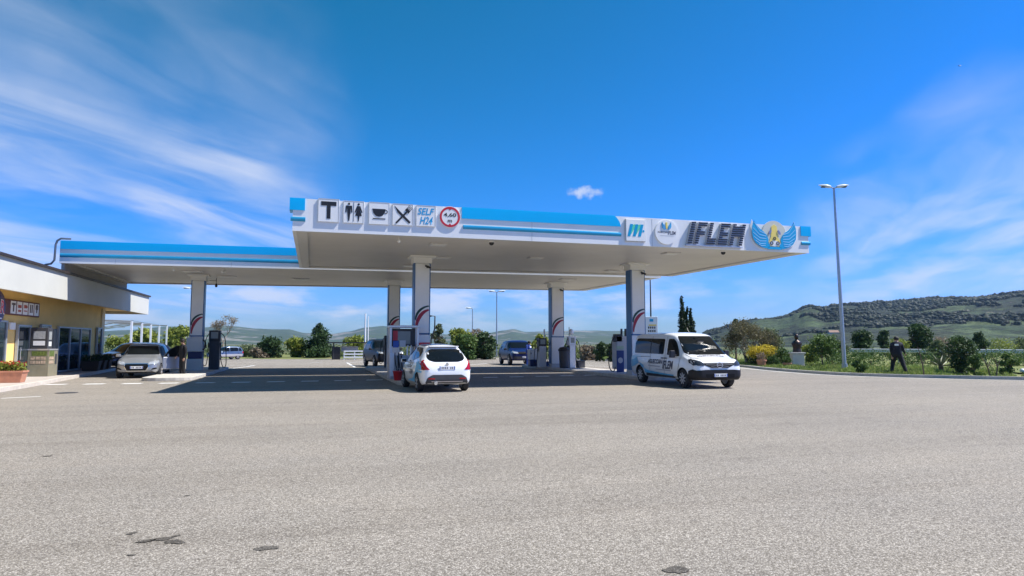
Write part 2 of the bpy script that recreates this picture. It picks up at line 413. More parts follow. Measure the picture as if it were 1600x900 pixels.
def sheet(name, pts, z, mt, th=None):
    mb = MB(); n = len(pts)
    if th: mb.prism(pts, z - th, z)
    else: mb.add([(p[0], p[1], z) for p in pts], [list(range(n))])
    return struct(mb.build(name, mt))


FIELDS = ground_material('fields', 'fields'); ASPH = ground_material('asphalt_aggregate', 'asphalt'); VERGE = ground_material('verge_soil', 'verge')
big = 9000
sheet('ground', [(-big, -big), (big, -big), (big, big), (-big, big)], -.03, FIELDS)
# forecourt: bounded right by the curved kerb, far side by the back verge
KERB = [(26.0, -40), (28.6, 13.5), (28.9, 18.2), (28.4, 20.1), (26.9, 21.7), (25.2, 23.6), (24.2, 26.0), (24.4, 29.2), (25.3, 33.0), (26.6, 37.5), (26.4, 44), (25.4, 50), (23.8, 59), (21.5, 68), (16, 74)]


def catmull(P, k=6):
    out = []
    for i in range(len(P) - 1):
        p0, p1, p2, p3 = [Vector(P[max(0, min(len(P) - 1, j))]) for j in (i - 1, i, i + 1, i + 2)]
        for t in range(k):
            t /= k; out.append(.5 * ((2 * p1) + (p2 - p0) * t + (2 * p0 - 5 * p1 + 4 * p2 - p3) * t * t + (3 * p1 - p0 - 3 * p2 + p3) * t ** 3))
    out.append(Vector(P[-1])); return out


KC = catmull([(a, b, 0) for a, b in KERB])
KC = [(p.x, p.y) for p in KC]
fore = KC + [(9, 69.5), (-2, 68), (-9, 73), (-20, 76), (-60, 78), (-60, -40)]
sheet('asphalt_forecourt', fore, 0.0, ASPH)


def strip(path, w0, w1, z0, z1, name, mt, kind=True):
    """solid strip following a plan path, from offset w0 to w1 (to the right of travel)"""
    mb = MB(); L_ = []; R_ = []
    for i, p in enumerate(path):
        a = Vector(path[max(0, i - 1)]); b = Vector(path[min(len(path) - 1, i + 1)]); t = (b - a).normalized(); nx = Vector((t.y, -t.x))
        L_.append(Vector(p) + nx * w0); R_.append(Vector(p) + nx * w1)
    vs = []
    for l, r in zip(L_, R_): vs += [(l.x, l.y, z0), (r.x, r.y, z0), (r.x, r.y, z1), (l.x, l.y, z1)]
    fs = []
    for i in range(len(path) - 1):
        for k in range(4): fs.append((i * 4 + k, i * 4 + (k + 1) % 4, i * 4 + 4 + (k + 1) % 4, i * 4 + 4 + k))
    fs.append((0, 1, 2, 3)); e = (len(path) - 1) * 4; fs.append((e + 3, e + 2, e + 1, e))
    mb.add(vs, fs); o = mb.build(name, mt)
    return struct(o) if kind else o


strip(KC, 0, .16, -.02, .13, 'kerb', CONC)
OFF16 = []
for i_, p_ in enumerate(KC):
    a_ = Vector(KC[max(0, i_ - 1)]); b_ = Vector(KC[min(len(KC) - 1, i_ + 1)]); t_ = (b_ - a_).normalized(); OFF16.append((p_[0] + t_.y * .155, p_[1] - t_.x * .155))
mbv = MB()
vp = [(p[0], p[1]) for p in KC]
sheet('grass_verge', [p for p in OFF16] + [(75, 80), (75, -40)], .07, VERGE)
strip(KC[8:], -.62, -.50, .003, .005, 'road_marking', WPAINT)


def paint_quads(qs):
    mb = MB()
    for q in qs: mb.add([(x, y, .006) for x, y in q], [(0, 1, 2, 3)])
    return struct(mb.build('road_marking', WPAINT))


dash = []
for i in range(24):
    x = -9.4 + i * 1.28
    y = 28.1 - .5 * sin(min(1, max(0, (x + 9) / 14)) * pi) + max(0, x - 5) * .13
    dash.append([(x, y), (x + .66, y), (x + .72, y + .42), (x + .06, y + .42)])
paint_quads(dash)
def yl(x): return 32.0 - .35 * sin((x + 5) / 9 * pi) + max(0, x - 4) * .16
ln = []
for i in range(16):
    x = -5.2 + i * .9
    ln.append([(x, yl(x)), (x + .9, yl(x + .9)), (x + .9, yl(x + .9) + .16), (x, yl(x) + .16)])
paint_quads(ln)
# bay outlines beyond the canopies
q = []
for (a, b) in (((345, 578), (388, 573)), ((388, 573), (400, 571)), ((485, 567), (505, 566)), ((541, 567), (553, 574)), ((541, 567), (575, 565)), ((760, 568), (700, 573)), ((905, 571), (985, 574)), ((340, 572), (395, 571))):
    A = ground_point(*a); B = ground_point(*b); t = (B - A).normalized(); n_ = Vector((-t.y, t.x, 0)) * .14
    q.append([(A.x, A.y), (B.x, B.y), (B.x + n_.x, B.y + n_.y), (A.x + n_.x, A.y + n_.y)])
paint_quads(q)
A = ground_point(0, 623); B = ground_point(62, 620)
paint_quads([[(A.x, A.y), (B.x, B.y), (B.x, B.y + .15), (A.x, A.y + .15)]])
# tar patches
TAR = ground_material('dark_tar_patch', 'tar')
mb = MB(); rnd = random.Random(5)
for (u, v, a, b, rz) in ((228, 846, .10, .035, .4), (254, 843, .11, .04, .2), (274, 847, .12, .04, -.5), (206, 834, .06, .02, .6), (275, 838, .05, .015, .3), (415, 857, .12, .04, .1), (1057, 891, .13, .06, 0), (205, 868, .05, .015, 0), (292, 775, .05, .015, 0), (74, 713, .08, .04, 0)):
    c = ground_point(u, v); pts = []
    for k in range(30):
        th = 2 * pi * k / 30; r = .85 + .45 * noise.noise(Vector((u + 2 * cos(th), v + 2 * sin(th), 0))) + rnd.uniform(-.12, .12); x, y = a * .8 * r * cos(th), b * .8 * r * sin(th) * 1.6
        pts.append((c.x + x * cos(rz) - y * sin(rz), c.y + x * sin(rz) + y * cos(rz), .005))
    mb.add(pts, [list(range(30))])
struct(mb.build('tar_stain', TAR))
# manhole-like round cover near pavement
mb = MB(); c = ground_point(104, 614); mb.lathe([(.3, .001), (.3, .009)], 20, Matrix.Translation((c.x, c.y, 0))); struct(mb.build('drain_cover', PLASTIC))


# ------------------------------------------------------------------ terrain
def terrain(name, sky, d0, dp, d1, mt, na=240, nr=26, rough=.1, seed=0.):
    """ridge: sky = list of (u,v) of its skyline; rises from distance d0 to the crest at dp and falls to d1"""
    pts = []
    for u, v in sky:
        d = view_dir(u, v); pts.append((atan2(d.x, d.y), d.z / sqrt(d.x ** 2 + d.y ** 2)))
    a0, a1 = pts[0][0], pts[-1][0]; vs = []; fs = []

    def el(a):
        for i in range(len(pts) - 1):
            if pts[i][0] <= a <= pts[i + 1][0]:
                t = (a - pts[i][0]) / (pts[i + 1][0] - pts[i][0]); t = t * t * (3 - 2 * t) * .5 + t * .5
                return pts[i][1] * (1 - t) + pts[i + 1][1] * t
        return pts[-1][1]
    for i in range(na + 1):
        a = a0 + (a1 - a0) * i / na; H = el(a) * dp + EYE.z
        for j in range(nr + 1):
            t = j / nr; D = d0 + (dp - d0) * (t / .7) if t < .7 else dp + (d1 - dp) * (t - .7) / .3
            s = t / .7 if t < .7 else max(0, 1 - (t - .7) / .3)
            s2 = s * s * (3 - 2 * s)
            x, y = D * sin(a), D * cos(a)
            nz = noise.fractal(Vector((x / (dp * .12), y / (dp * .12), seed)), 1.0, 2.1, 6) * rough * H
            vs.append((x, y, H * s2 + nz * min(1, s * 3) * (.35 + .65 * (1 - s2)) - .05 - (0 if s > 0 else 1)))
    for i in range(na):
        for j in range(nr): k = i * (nr + 1) + j; fs.append((k, k + nr + 1, k + nr + 2, k + 1))
    mb = MB(); mb.add(vs, fs); return struct(mb.build(name, mt, smooth=50))


def mount_scrub():
    bm = bmesh.new(); bm.from_mesh(MOUNT.data); bv = BVHTree.FromBMesh(bm); bm.free(); rnd = random.Random(77); vs = []; fs = []; tint = []; n = 0
    for _ in range(120000):
        if n > 15000: break
        u = rnd.uniform(1100, 1680); D = 360 + 790 * rnd.random() ** .8; d = view_dir(u, 500); d.z = 0; d.normalize(); x, y = d.x * D, d.y * D
        if noise.noise(Vector((x / 90, y / 130, 3))) + .6 * noise.noise(Vector((x / 18, y / 30, 8))) + (D - 820) / 700 < .02: continue
        h_ = bv.ray_cast(Vector((x, y, 400)), Vector((0, 0, -1)))[0]
        if h_ is None or h_.z < 3: continue
        n += 1; r = (.7 + 2.6 * rnd.random() ** 2.5) * (.6 + D / 1500); k = len(vs)
        ring_ = [(r * rnd.uniform(.8, 1.25) * cos(a), r * rnd.uniform(.8, 1.25) * sin(a)) for a in [2 * pi * q / 6 for q in range(6)]]
        vs += [(x + p, y + q, h_.z - 1) for p, q in ring_] + [(x + p * .8, y + q * .8, h_.z + r * .7) for p, q in ring_] + [(x, y, h_.z + r * rnd.uniform(.95, 1.3))]
        for q in range(6): fs.append((k + q, k + (q + 1) % 6, k + 6 + (q + 1) % 6, k + 6 + q)); fs.append((k + 6 + q, k + 6 + (q + 1) % 6, k + 12))
        tint += [min(1, max(0, rnd.gauss(.45, .25)))] * 12
    me = bpy.data.meshes.new('mountain_scrub'); me.from_pydata(vs, [], fs); me.materials.append(leaf_mat('hill_scrub', (.008, .016, .007), (.035, .05, .022)))
    at = me.attributes.new('tint', 'FLOAT', 'FACE'); at.data.foreach_set('value', tint); o = finish('mountain_scrub', me); o['kind'] = 'stuff'


HF = ground_material('clay_hills', 'hill_far'); HN = ground_material('scrub_mountain', 'hill_near')
terrain('hills', [(-420, 522), (-200, 508), (0, 512), (120, 520), (200, 516), (262, 511), (320, 514), (345, 511), (372, 512), (400, 515), (430, 516), (452, 516), (475, 521), (520, 523), (545, 520), (572, 514), (600, 512), (640, 519), (700, 523), (760, 521), (785, 517), (802, 515), (822, 520), (845, 519), (900, 518), (960, 519), (1020, 521), (1080, 522), (1140, 524), (1300, 527), (1700, 530)],
        1100, 3600, 5200, HF, 420, 40, .28, 1.)
MOUNT = terrain('mountain', [(1030, 534), (1085, 527), (1110, 520), (1150, 509), (1180, 503), (1215, 501), (1232, 497), (1246, 490), (1258, 484), (1268, 482), (1280, 485), (1290, 485.5), (1302, 482.5), (1350, 482), (1400, 480), (1440, 476), (1475, 472), (1520, 470), (1560, 467), (1600, 463), (1700, 458), (1900, 470)],
        330, 1150, 1900, HN, 520, 90, .26, 7.)
mount_scrub()


# ------------------------------------------------------------------ canopies
def lerp2(a, b, t): return (a[0] + (b[0] - a[0]) * t, a[1] + (b[1] - a[1]) * t)


class Face:
    """a vertical plane in plan from A to B, local frame: s along, o outward (toward the viewer), z up"""
    def __init__(s, A, B):
        s.A = Vector((*A, 0)); s.d = (Vector((*B, 0)) - s.A); s.L = s.d.length; s.d.normalize(); s.n = Vector((s.d.y, -s.d.x, 0))
        s.M = Matrix(((s.d.x, s.n.x, 0, s.A.x), (s.d.y, s.n.y, 0, s.A.y), (0, 0, 1, 0), (0, 0, 0, 1)))

    def at(s, u, v, out=0.):
        d = view_dir(u, v); P0 = s.A + s.n * out; t = (P0 - EYE).dot(s.n) / d.dot(s.n); P = EYE + d * t
        return ((P - s.A).dot(s.d), P.z)


H0 = 5.0
NFL, NFR, NBR, NBL = (-.70, 21.38), (18.35, 20.98), (17.89, 30.42), (-.68, 31.92)
RFL, RFR, RBR, RBL = (-10.67, 32.99), (17.75, 31.32), (17.27, 40.45), (-10.71, 43.38)
near = thing('fuel_canopy', 'front fuel station canopy with azure band and signs on its white fascia', 'canopy', (NFL[0], NFL[1], 0))
rear = thing('fuel_canopy', 'rear fuel station canopy with striped azure fascia, reaching over the shop roof', 'canopy', (RFL[0], RFL[1], 0))


def rel(o, par):  # keep world placement under a parent at translation only
    o.location = -Vector(par.location) if o.location.length == 0 else o.location
    return o


def cpart(mb, name, mt, par, **k):
    o = mb.build(name, mt, par, **k); o.location = -Vector(par.location); return o


def slab(par, c, H, T, soffit_mat):
    FL, FR, BR, BL = c
    cx = sum(p[0] for p in c) / 4; cy = sum(p[1] for p in c) / 4

    def inset(d): return [lerp2(p, (cx, cy), d / sqrt((p[0] - cx) ** 2 + (p[1] - cy) ** 2)) for p in c]
    # fascia: four walls .1 thick, box frame below
    mb = MB(); o_ = c; i_ = inset(.13)
    for k in range(4): a, b = o_[k], o_[(k + 1) % 4]; a2, b2 = i_[k], i_[(k + 1) % 4]; mb.prism([a, b, b2, a2], H, H + T)
    cpart(mb, 'fascia', WHITE, par)
    mb = MB(); f1 = inset(.132); f2 = inset(.50)
    for k in range(4): a, b = f1[k], f1[(k + 1) % 4]; a2, b2 = f2[k], f2[(k + 1) % 4]; mb.prism([a, b, b2, a2], H + .003, H + .12)
    cpart(mb, 'soffit_border', SOFFEDGE, par)
    # soffit of narrow metal strips running left to right
    mb = MB(); nstrip = 46; g = inset(.502)
    for k in range(nstrip):
        t0, t1 = k / nstrip, (k + .94) / nstrip
        mb.prism([lerp2(g[0], g[3], t0), lerp2(g[1], g[2], t0), lerp2(g[1], g[2], t1), lerp2(g[0], g[3], t1)], H + .06, H + .09)
    mb.prism(g, H + .095, H + .13)
    cpart(mb, 'soffit', soffit_mat, par)
    mb = MB(); mb.prism(inset(.134), H + T - .12, H + T - .06); cpart(mb, 'roof_deck', LGREY, par)


slab(near, (NFL, NFR, NBR, NBL), H0, 1.03, SOFF)
slab(rear, (RFL, RFR, RBR, RBL), H0, .98, SOFF)
mb = MB(); mb.prism([(-10.62, 33.1), (-10.5, 33.1), (-10.5, 43.3), (-10.62, 43.3)], 4.60, 5.0); cpart(mb, 'side_closure', mat('closure_panel', (.36, .33, .30), .6, 0, .08), rear)
FN = Face(NFL, NFR); FR_ = Face(RFL, RFR)


def round_band(fc, s0, s1, z0, z1, p, cut_l=0., cut_r=0.):
    mb = MB(); n = 6
    # band with slightly curved outer face; ends optionally swept back by cut
    prof = [(0, z0), (p, z0)] + [(p * (1 - .12 * (k / n) ** 2), z0 + (z1 - z0) * (k / n)) for k in range(1, n)] + [(p * .8, z1), (0, z1)]
    m = len(prof)
    vs = [(s0 + cut_l * (z - z0) / (z1 - z0), o, z) for o, z in prof] + [(s1 - cut_r * ((z - z0) / (z1 - z0)) ** 2, o, z) for o, z in prof]
    fs = [list(range(m)), list(range(m, 2 * m))[::-1]] + [(i, m + i, m + (i + 1) % m, (i + 1) % m) for i in range(m)]
    mb.add(vs, fs, fc.M); return mb


def half_tube(fc, s0, s1, zc, r, p):
    mb = MB(); n = 8; prof = [(p * sin(pi * k / n), zc - r * cos(pi * k / n)) for k in range(n + 1)]; m = len(prof)
    vs = [(s0, o, z) for o, z in prof] + [(s1, o, z) for o, z in prof]
    fs = [list(range(m)), list(range(m, 2 * m))[::-1]] + [(i, m + i, m + (i + 1) % m, (i + 1) % m) for i in range(m)]
    mb.add(vs, fs, fc.M); return mb


TN = H0 + 1.03; TR = H0 + .98
for s0, s1, cr in ((-.10, .36, 0), (5.35, 11.1, .22), (FN.L - .36, FN.L + .10, 0)):
    o = cpart(round_band(FN, s0, s1, TN - .375, TN + .012, .032, 0, cr), 'blue_band', BLUE, near, smooth=30)
for s0, s1 in ((-.06, .38), (5.4, 11.12), (FN.L - .34, FN.L + .06)):
    cpart(half_tube(FN, s0, s1, TN - .655, .07, .04), 'blue_tube', STRIPE, near, smooth=40)
FS = Face(NBL, NFL); 
cpart(round_band(FS, FS.L - .5, FS.L + .02, TN - .375, TN + .012, .10), 'blue_band', BLUE, near)
FS2 = Face(NFR, NBR)
cpart(round_band(FS2, -.02, FS2.L, TN - .375, TN + .010, .10), 'blue_band', BLUE, near)
cpart(round_band(FR_, .02, FR_.L, TR - .36, TR + .012, .032), 'blue_band', BLUE, rear, smooth=30)
cpart(half_tube(FR_, .02, FR_.L, TR - .635, .085, .04), 'blue_tube', STRIPE, rear, smooth=40)
# fascia joints
for s in (7.8, 12.35, 16.2): mb = MB(); mb.box((s, .002, H0 + .5), (.012, .006, 1.0), M=FN.M); cpart(mb, 'panel_joint', LGREY, near)
for s in (2.2, 7.0): mb = MB(); mb.box((s, .002, H0 + .13), (.012, .006, .2), M=FR_.M); cpart(mb, 'panel_joint', LGREY, rear)

GREENB = mat('flag_green', (.005, .05, .035), .45, 0, .05); REDB = mat('flag_red', (.35, .01, .03), .45, 0, .05)


def pillar(par, cx, yf, w, d, blue_left=True, ztop=H0 + .06):
    """pillar: white front cladding, blue sides, swoosh of two curved stripes"""
    root = MB(); root.box((cx, yf + d / 2, ztop / 2 + .06), (w - .12, d - .06, ztop - .12)); p = cpart(root, 'pillar', PILW, par, bevel=.01)

    def sub(mb, name, mt, **k):
        o = mb.build(name, mt, p, **k); return o
    mb = MB(); mb.box((cx, yf + d / 2, .24), (w + .04, d + .06, .22)); sub(mb, 'base_plinth', LGREY, bevel=.01)
    mb = MB()
    for z0, z1 in ((.36, 1.86), (1.93, ztop - .32)):
        mb.box((cx, yf, (z0 + z1) / 2), (w, .05, z1 - z0)); mb.box((cx, yf + d, (z0 + z1) / 2), (w, .05, z1 - z0))
    sub(mb, 'cladding', PILW, bevel=.008)
    mb = MB()
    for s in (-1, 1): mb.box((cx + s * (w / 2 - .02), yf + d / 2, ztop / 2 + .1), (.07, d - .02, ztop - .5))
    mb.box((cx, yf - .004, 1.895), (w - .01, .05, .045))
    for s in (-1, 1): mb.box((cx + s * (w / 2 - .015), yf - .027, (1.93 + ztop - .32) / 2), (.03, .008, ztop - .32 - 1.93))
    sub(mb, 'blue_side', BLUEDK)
    # capital collar
    mb = MB(); mb.box((cx, yf + d / 2, ztop - .17), (w + .12, d + .14, .26)); mb.box((cx, yf + d / 2, ztop - .03), (w + .42, d + .42, .07)); sub(mb, 'collar', PILW, bevel=.012)
    # swooshes
    for nm, mt_, z0, z1, th0, th1, xs in (('green_stripe', GREENB, 2.45, 3.03, .03, .075, .0), ('red_stripe', REDB, 2.02, 2.88, .01, .115, .015)):
        mb = MB(); n = 16; vs = []
        for k in range(n + 1):
            t = k / n; ang = t * pi / 2 * .92
            x = cx - w / 2 + .06 + xs + (w - .1 - xs) * (1 - cos(ang)) / (1 - cos(pi / 2 * .92)); z = z0 + (z1 - z0) * sin(ang) / sin(pi / 2 * .92)
            th = th0 + (th1 - th0) * sin(pi * min(1, t * .75 + .12)); nx = Vector((-sin(ang + .35), cos(ang + .35)))
            vs += [(x - th * .5, z + th * .3), (x + th * .5, z - th * .5)]
        V = [(a, yf - .034, b) for a, b in vs] + [(a, yf - .026, b) for a, b in vs]; m = len(vs); fs = []
        for k in range(n):
            a = 2 * k; fs.append((a, a + 2, a + 3, a + 1)); fs.append((m + a, m + a + 1, m + a + 3, m + a + 2)); fs.append((a, m + a, m + a + 2, a + 2)); fs.append((a + 1, a + 3, m + a + 3, m + a + 1))
        mb.add(V, fs); sub(mb, nm, mt_)
    return p


PX = {}
def pil(par, u0, u1, vtop, yf, d=.5):
    a = on_y(u0, vtop, yf); b = on_y(u1, vtop, yf); pillar(par, (a.x + b.x) / 2, yf, b.x - a.x, d); return (a.x + b.x) / 2


c2 = pil(near, 648, 672.5, 402, 26.6); c4 = pil(near, 985.5, 1006.5, 413, 26.3)
c1 = pil(rear, 300, 320.5, 432, 37.3); c2b = pil(rear, 607.5, 625.5, 440, 37.2); c3 = pil(rear, 861.5, 880.5, 443, 36.0)


# ------------------------------------------------------------------ signs on the fascia
SIGNG = 'square pictogram boxes along the canopy fascia'


def glyph(fc, cx, cz, out, mb, pts, th=.006):
    """flat raised shape: pts in local (x,z) relative to centre"""
    n = len(pts); vs = [(cx + x, out, cz + z) for x, z in pts] + [(cx + x, out + th, cz + z) for x, z in pts]
    area = sum(pts[i][0] * pts[(i + 1) % n][1] - pts[(i + 1) % n][0] * pts[i][1] for i in range(n))
    idx = list(range(n))
    mb.add(vs, [idx[::-1], [n + i for i in idx]] + [(i, (i + 1) % n, n + (i + 1) % n, n + i) for i in idx], fc.M)


def rect(x0, z0, x1, z1): return [(x0, z0), (x1, z0), (x1, z1), (x0, z1)]


def disc(cx, cz, r, n=24, r2=None): return [(cx + r * cos(2 * pi * k / n), cz + (r2 or r) * sin(2 * pi * k / n)) for k in range(n)]


def ring(mb, fc, cx, cz, out, r0, r1, th=.006, n=32):
    vs = []
    for r in (r0, r1):
        for o in (out, out + th):
            for k in range(n): a = 2 * pi * k / n; vs.append((cx + r * cos(a), o, cz + r * sin(a)))
    fs = []
    for k in range(n):
        j = (k + 1) % n; fs += [(n + k, n + j, 3 * n + j, 3 * n + k), (2 * n + k, 2 * n + j, 3 * n + j, 3 * n + k), (k, j, n + j, n + k)]
    mb.add(vs, fs, fc.M)


def place_text(par, fc, cx, cz, out, body, w, h, mt, shear=0, bold=.02, name='lettering', ext=.003):
    me = fit_text(text_mesh(body, 1, shear, bold, 0), w, h); me.transform(Matrix(((1, 0, 0, cx), (0, 0, 1, out + ext), (0, 1, 0, cz), (0, 0, 0, 1)))); me.transform(fc.M)
    me.materials.clear(); me.materials.append(mt)
    o = finish(name, me, par); o.location = -Vector(par.location); return o


SP = .036   # how far the boxes stand off the fascia
SIGNBOX = mat('sign_face_white', (.80, .80, .79), .3, 0, .03, 2)


def sign_box(u0, v0, u1, v1, label, cat='sign', frame=WHITE):
    s0, z0 = FN.at(u0, v0, SP); s1, z1 = FN.at(u1, v1, SP)
    w = s1 - s0; cz = (z0 + z1) / 2; h = z1 - z0; cx = (s0 + s1) / 2
    P = FN.M @ Vector((cx, 0, cz)); t = thing('pictogram_sign', label, cat, P, 0, SIGNG)
    mb = MB(); mb.box((cx, SP / 2, cz), (w, SP, h), M=FN.M); cpart(mb, 'sign_box', SIGNBOX, t, bevel=.012)
    mb = MB()
    for a, b, c_, d_ in ((cx, cz + h / 2 - .008, w - .01, .016), (cx, cz - h / 2 + .008, w - .01, .016)): mb.box((a, SP + .003, b), (c_, .006, d_), M=FN.M)
    for sg in (-1, 1): mb.box((cx + sg * (w / 2 - .01), SP + .003, cz), (.014, .006, h - .034), M=FN.M)
    cpart(mb, 'frame', LGREY, t)
    return t, cx, cz, w, h


t, cx, cz, w, h = sign_box(496.5, 346, 530.5, 311.5, 'square white box sign with a big black letter T, leftmost on the fascia')
mb = MB(); glyph(FN, cx, cz, SP + .002, mb, rect(-.36 * w, .2 * h, .36 * w, .38 * h)); glyph(FN, cx, cz, SP + .002, mb, rect(-.09 * w, -.36 * h, .09 * w, .199 * h)); cpart(mb, 'symbol', BLACK, t)
t, cx, cz, w, h = sign_box(536, 348, 569, 315, 'square white box sign with black man and woman toilet figures, second from the left')
mb = MB(); x = -.23 * w
glyph(FN, cx, cz, SP + .002, mb, disc(x, .36 * h, .055 * w)); glyph(FN, cx, cz, SP + .002, mb, [(x - .15 * w, .28 * h), (x - .17 * w, -.02 * h), (x - .12 * w, -.03 * h), (x - .09 * w, .18 * h), (x - .08 * w, 0), (x - .03 * w, -.4 * h), (x + .03 * w, -.4 * h), (x + .08 * w, 0), (x + .09 * w, .18 * h), (x + .12 * w, -.03 * h), (x + .17 * w, -.02 * h), (x + .15 * w, .28 * h)])
x = .24 * w
glyph(FN, cx, cz, SP + .002, mb, disc(x, .36 * h, .055 * w)); glyph(FN, cx, cz, SP + .002, mb, [(x - .08 * w, .28 * h), (x - .19 * w, .0), (x - .14 * w, -.02 * h), (x - .07 * w, .14 * h), (x - .16 * w, -.16 * h), (x - .05 * w, -.17 * h), (x - .02 * w, -.4 * h), (x + .02 * w, -.4 * h), (x + .05 * w, -.17 * h), (x + .16 * w, -.16 * h), (x + .07 * w, .14 * h), (x + .14 * w, -.02 * h), (x + .19 * w, 0), (x + .08 * w, .28 * h)])
glyph(FN, cx, cz, SP + .002, mb, rect(-.008 * w, -.42 * h, .008 * w, .44 * h)); cpart(mb, 'symbol', BLACK, t)
t, cx, cz, w, h = sign_box(576, 350, 609, 317, 'square white box sign with a black coffee cup and saucer line')
mb = MB(); glyph(FN, cx, cz, SP + .002, mb, [(-.34 * w, .2 * h), (.3 * w, .2 * h), (.27 * w, .05 * h), (.16 * w, -.1 * h), (0, -.15 * h), (-.16 * w, -.12 * h), (-.28 * w, 0)][::-1])
ring(mb, FN, cx + .31 * w, cz + .08 * h, SP + .002, .07 * w, .1 * w, n=16); glyph(FN, cx, cz, SP + .002, mb, rect(-.3 * w, -.26 * h, .3 * w, -.22 * h)); cpart(mb, 'symbol', BLACK, t)
t, cx, cz, w, h = sign_box(613, 351.5, 645.5, 319.5, 'square white box sign with crossed black knife and fork')
mb = MB(); a = Vector((-.38 * w, .38 * h)); b = Vector((.36 * w, -.38 * h))
glyph(FN, cx, cz, SP + .002, mb, [(-.40 * w, .40 * h), (-.28 * w, .28 * h), (.39 * w, -.33 * h), (.32 * w, -.41 * h), (-.26 * w, .1 * h)][::-1])
glyph(FN, cx, cz, SP + .009, mb, [(-.36 * w, -.38 * h), (-.30 * w, -.43 * h), (.22 * w, .10 * h), (.16 * w, .16 * h)])
glyph(FN, cx, cz, SP + .009, mb, [(.10 * w, .22 * h), (.28 * w, .06 * h), (.36 * w, .16 * h), (.2 * w, .32 * h)]); cpart(mb, 'symbol', BLACK, t)
mb = MB()
for k in range(4):
    o_ = k * .055 * w; glyph(FN, cx, cz, SP + .003, mb, [(.205 * w + o_ * .8, .31 * h - o_ * .8), (.235 * w + o_ * .8, .29 * h - o_ * .8), (.34 * w + o_ * .8, .44 * h - o_ * .8), (.32 * w + o_ * .8, .455 * h - o_ * .8)])
cpart(mb, 'fork_tines', PLASTIC, t)
t, cx, cz, w, h = sign_box(650, 353, 681, 322, 'square white box sign reading SELF H24 in slanted blue letters')
BLUTXT = mat('sign_blue_text', (.02, .32, .62), .4, 0, .03)
place_text(t, FN, cx, cz + .21 * h, SP + .003, 'SELF', .86 * w, .33 * h, BLUTXT, .25); place_text(t, FN, cx + .02 * w, cz - .22 * h, SP + .003, 'H24', .66 * w, .36 * h, BLUTXT, .25)
# height limit
s, z = FN.at(703, 339, SP); P = FN.M @ Vector((s, 0, z)); t = thing('height_limit_sign', 'round red-rimmed height limit sign reading 4,60 m on the canopy fascia', 'road sign', P)
r = .36; mb = MB(); glyph(FN, s, z, 0, mb, disc(0, 0, r, 32), SP); cpart(mb, 'disc', SIGNBOX, t, smooth=40)
mb = MB(); ring(mb, FN, s, z, SP, r * .76, r * .95); glyph(FN, s, z, SP, mb, [(-.06, r * .78), (.06, r * .78), (0, r * .6)][::-1]); glyph(FN, s, z, SP, mb, [(-.06, -r * .78), (0, -r * .6), (.06, -r * .78)][::-1]); cpart(mb, 'red_rim', REDP, t)
place_text(t, FN, s, z + .06, SP + .003, '4,60', .42, .15, BLACK); place_text(t, FN, s, z - .14, SP + .003, 'm', .14, .09, BLACK)
# m logo box
s0, z0 = FN.at(977, 377, SP); s1, z1 = FN.at(1008, 343.5, SP); cx, cz, w, h = (s0 + s1) / 2, (z0 + z1) / 2, s1 - s0, z1 - z0
t = thing('logo_sign', 'square white box sign with slanted blue and green letter m, right of the azure band', 'sign', FN.M @ Vector((cx, 0, cz)))
mb = MB(); mb.box((cx, .035, cz), (w, .07, h), M=FN.M); cpart(mb, 'sign_box', LGREY, t, bevel=.02)
mb = MB(); mb.box((cx, .073, cz), (w * .93, .008, h * .94), M=FN.M); cpart(mb, 'face', SIGNBOX, t)
MB1 = mat('logo_azure', (.0, .33, .6), .35, 0, .05); MG1 = mat('logo_green', (.12, .62, .38), .35, 0, .08)
mb = MB(); mg = MB()
for k in range(3):
    x = (-.33 + .26 * k) * w; glyph(FN, cx, cz, .078, mb, [(x - .08 * w, -.27 * h), (x + .06 * w, -.27 * h), (x + .2 * w, .27 * h), (x + .06 * w, .27 * h)])
    if k < 2: glyph(FN, cx, cz, .077, mg, [(x + .06 * w, -.1 * h), (x + .10 * w, -.18 * h), (x + .34 * w, .2 * h), (x + .30 * w, .27 * h), (x + .2 * w, .24 * h)])
glyph(FN, cx, cz, .078, mb, disc(.38 * w, -.02 * h, .05 * w, 12)); cpart(mb, 'letter', MB1, t); cpart(mg, 'letter_accent', MG1, t)
# round logo
WB = mat('wing_azure', (.01, .36, .68), .35, 0, .06, 2); WL = mat('wing_pale_streak', (.32, .62, .86), .35, 0, .06); YB = mat('emblem_yellow', (.85, .66, .16), .45, 0, .06)
TXTG = mat('text_charcoal', (.06, .06, .09), .5, 0, .05)


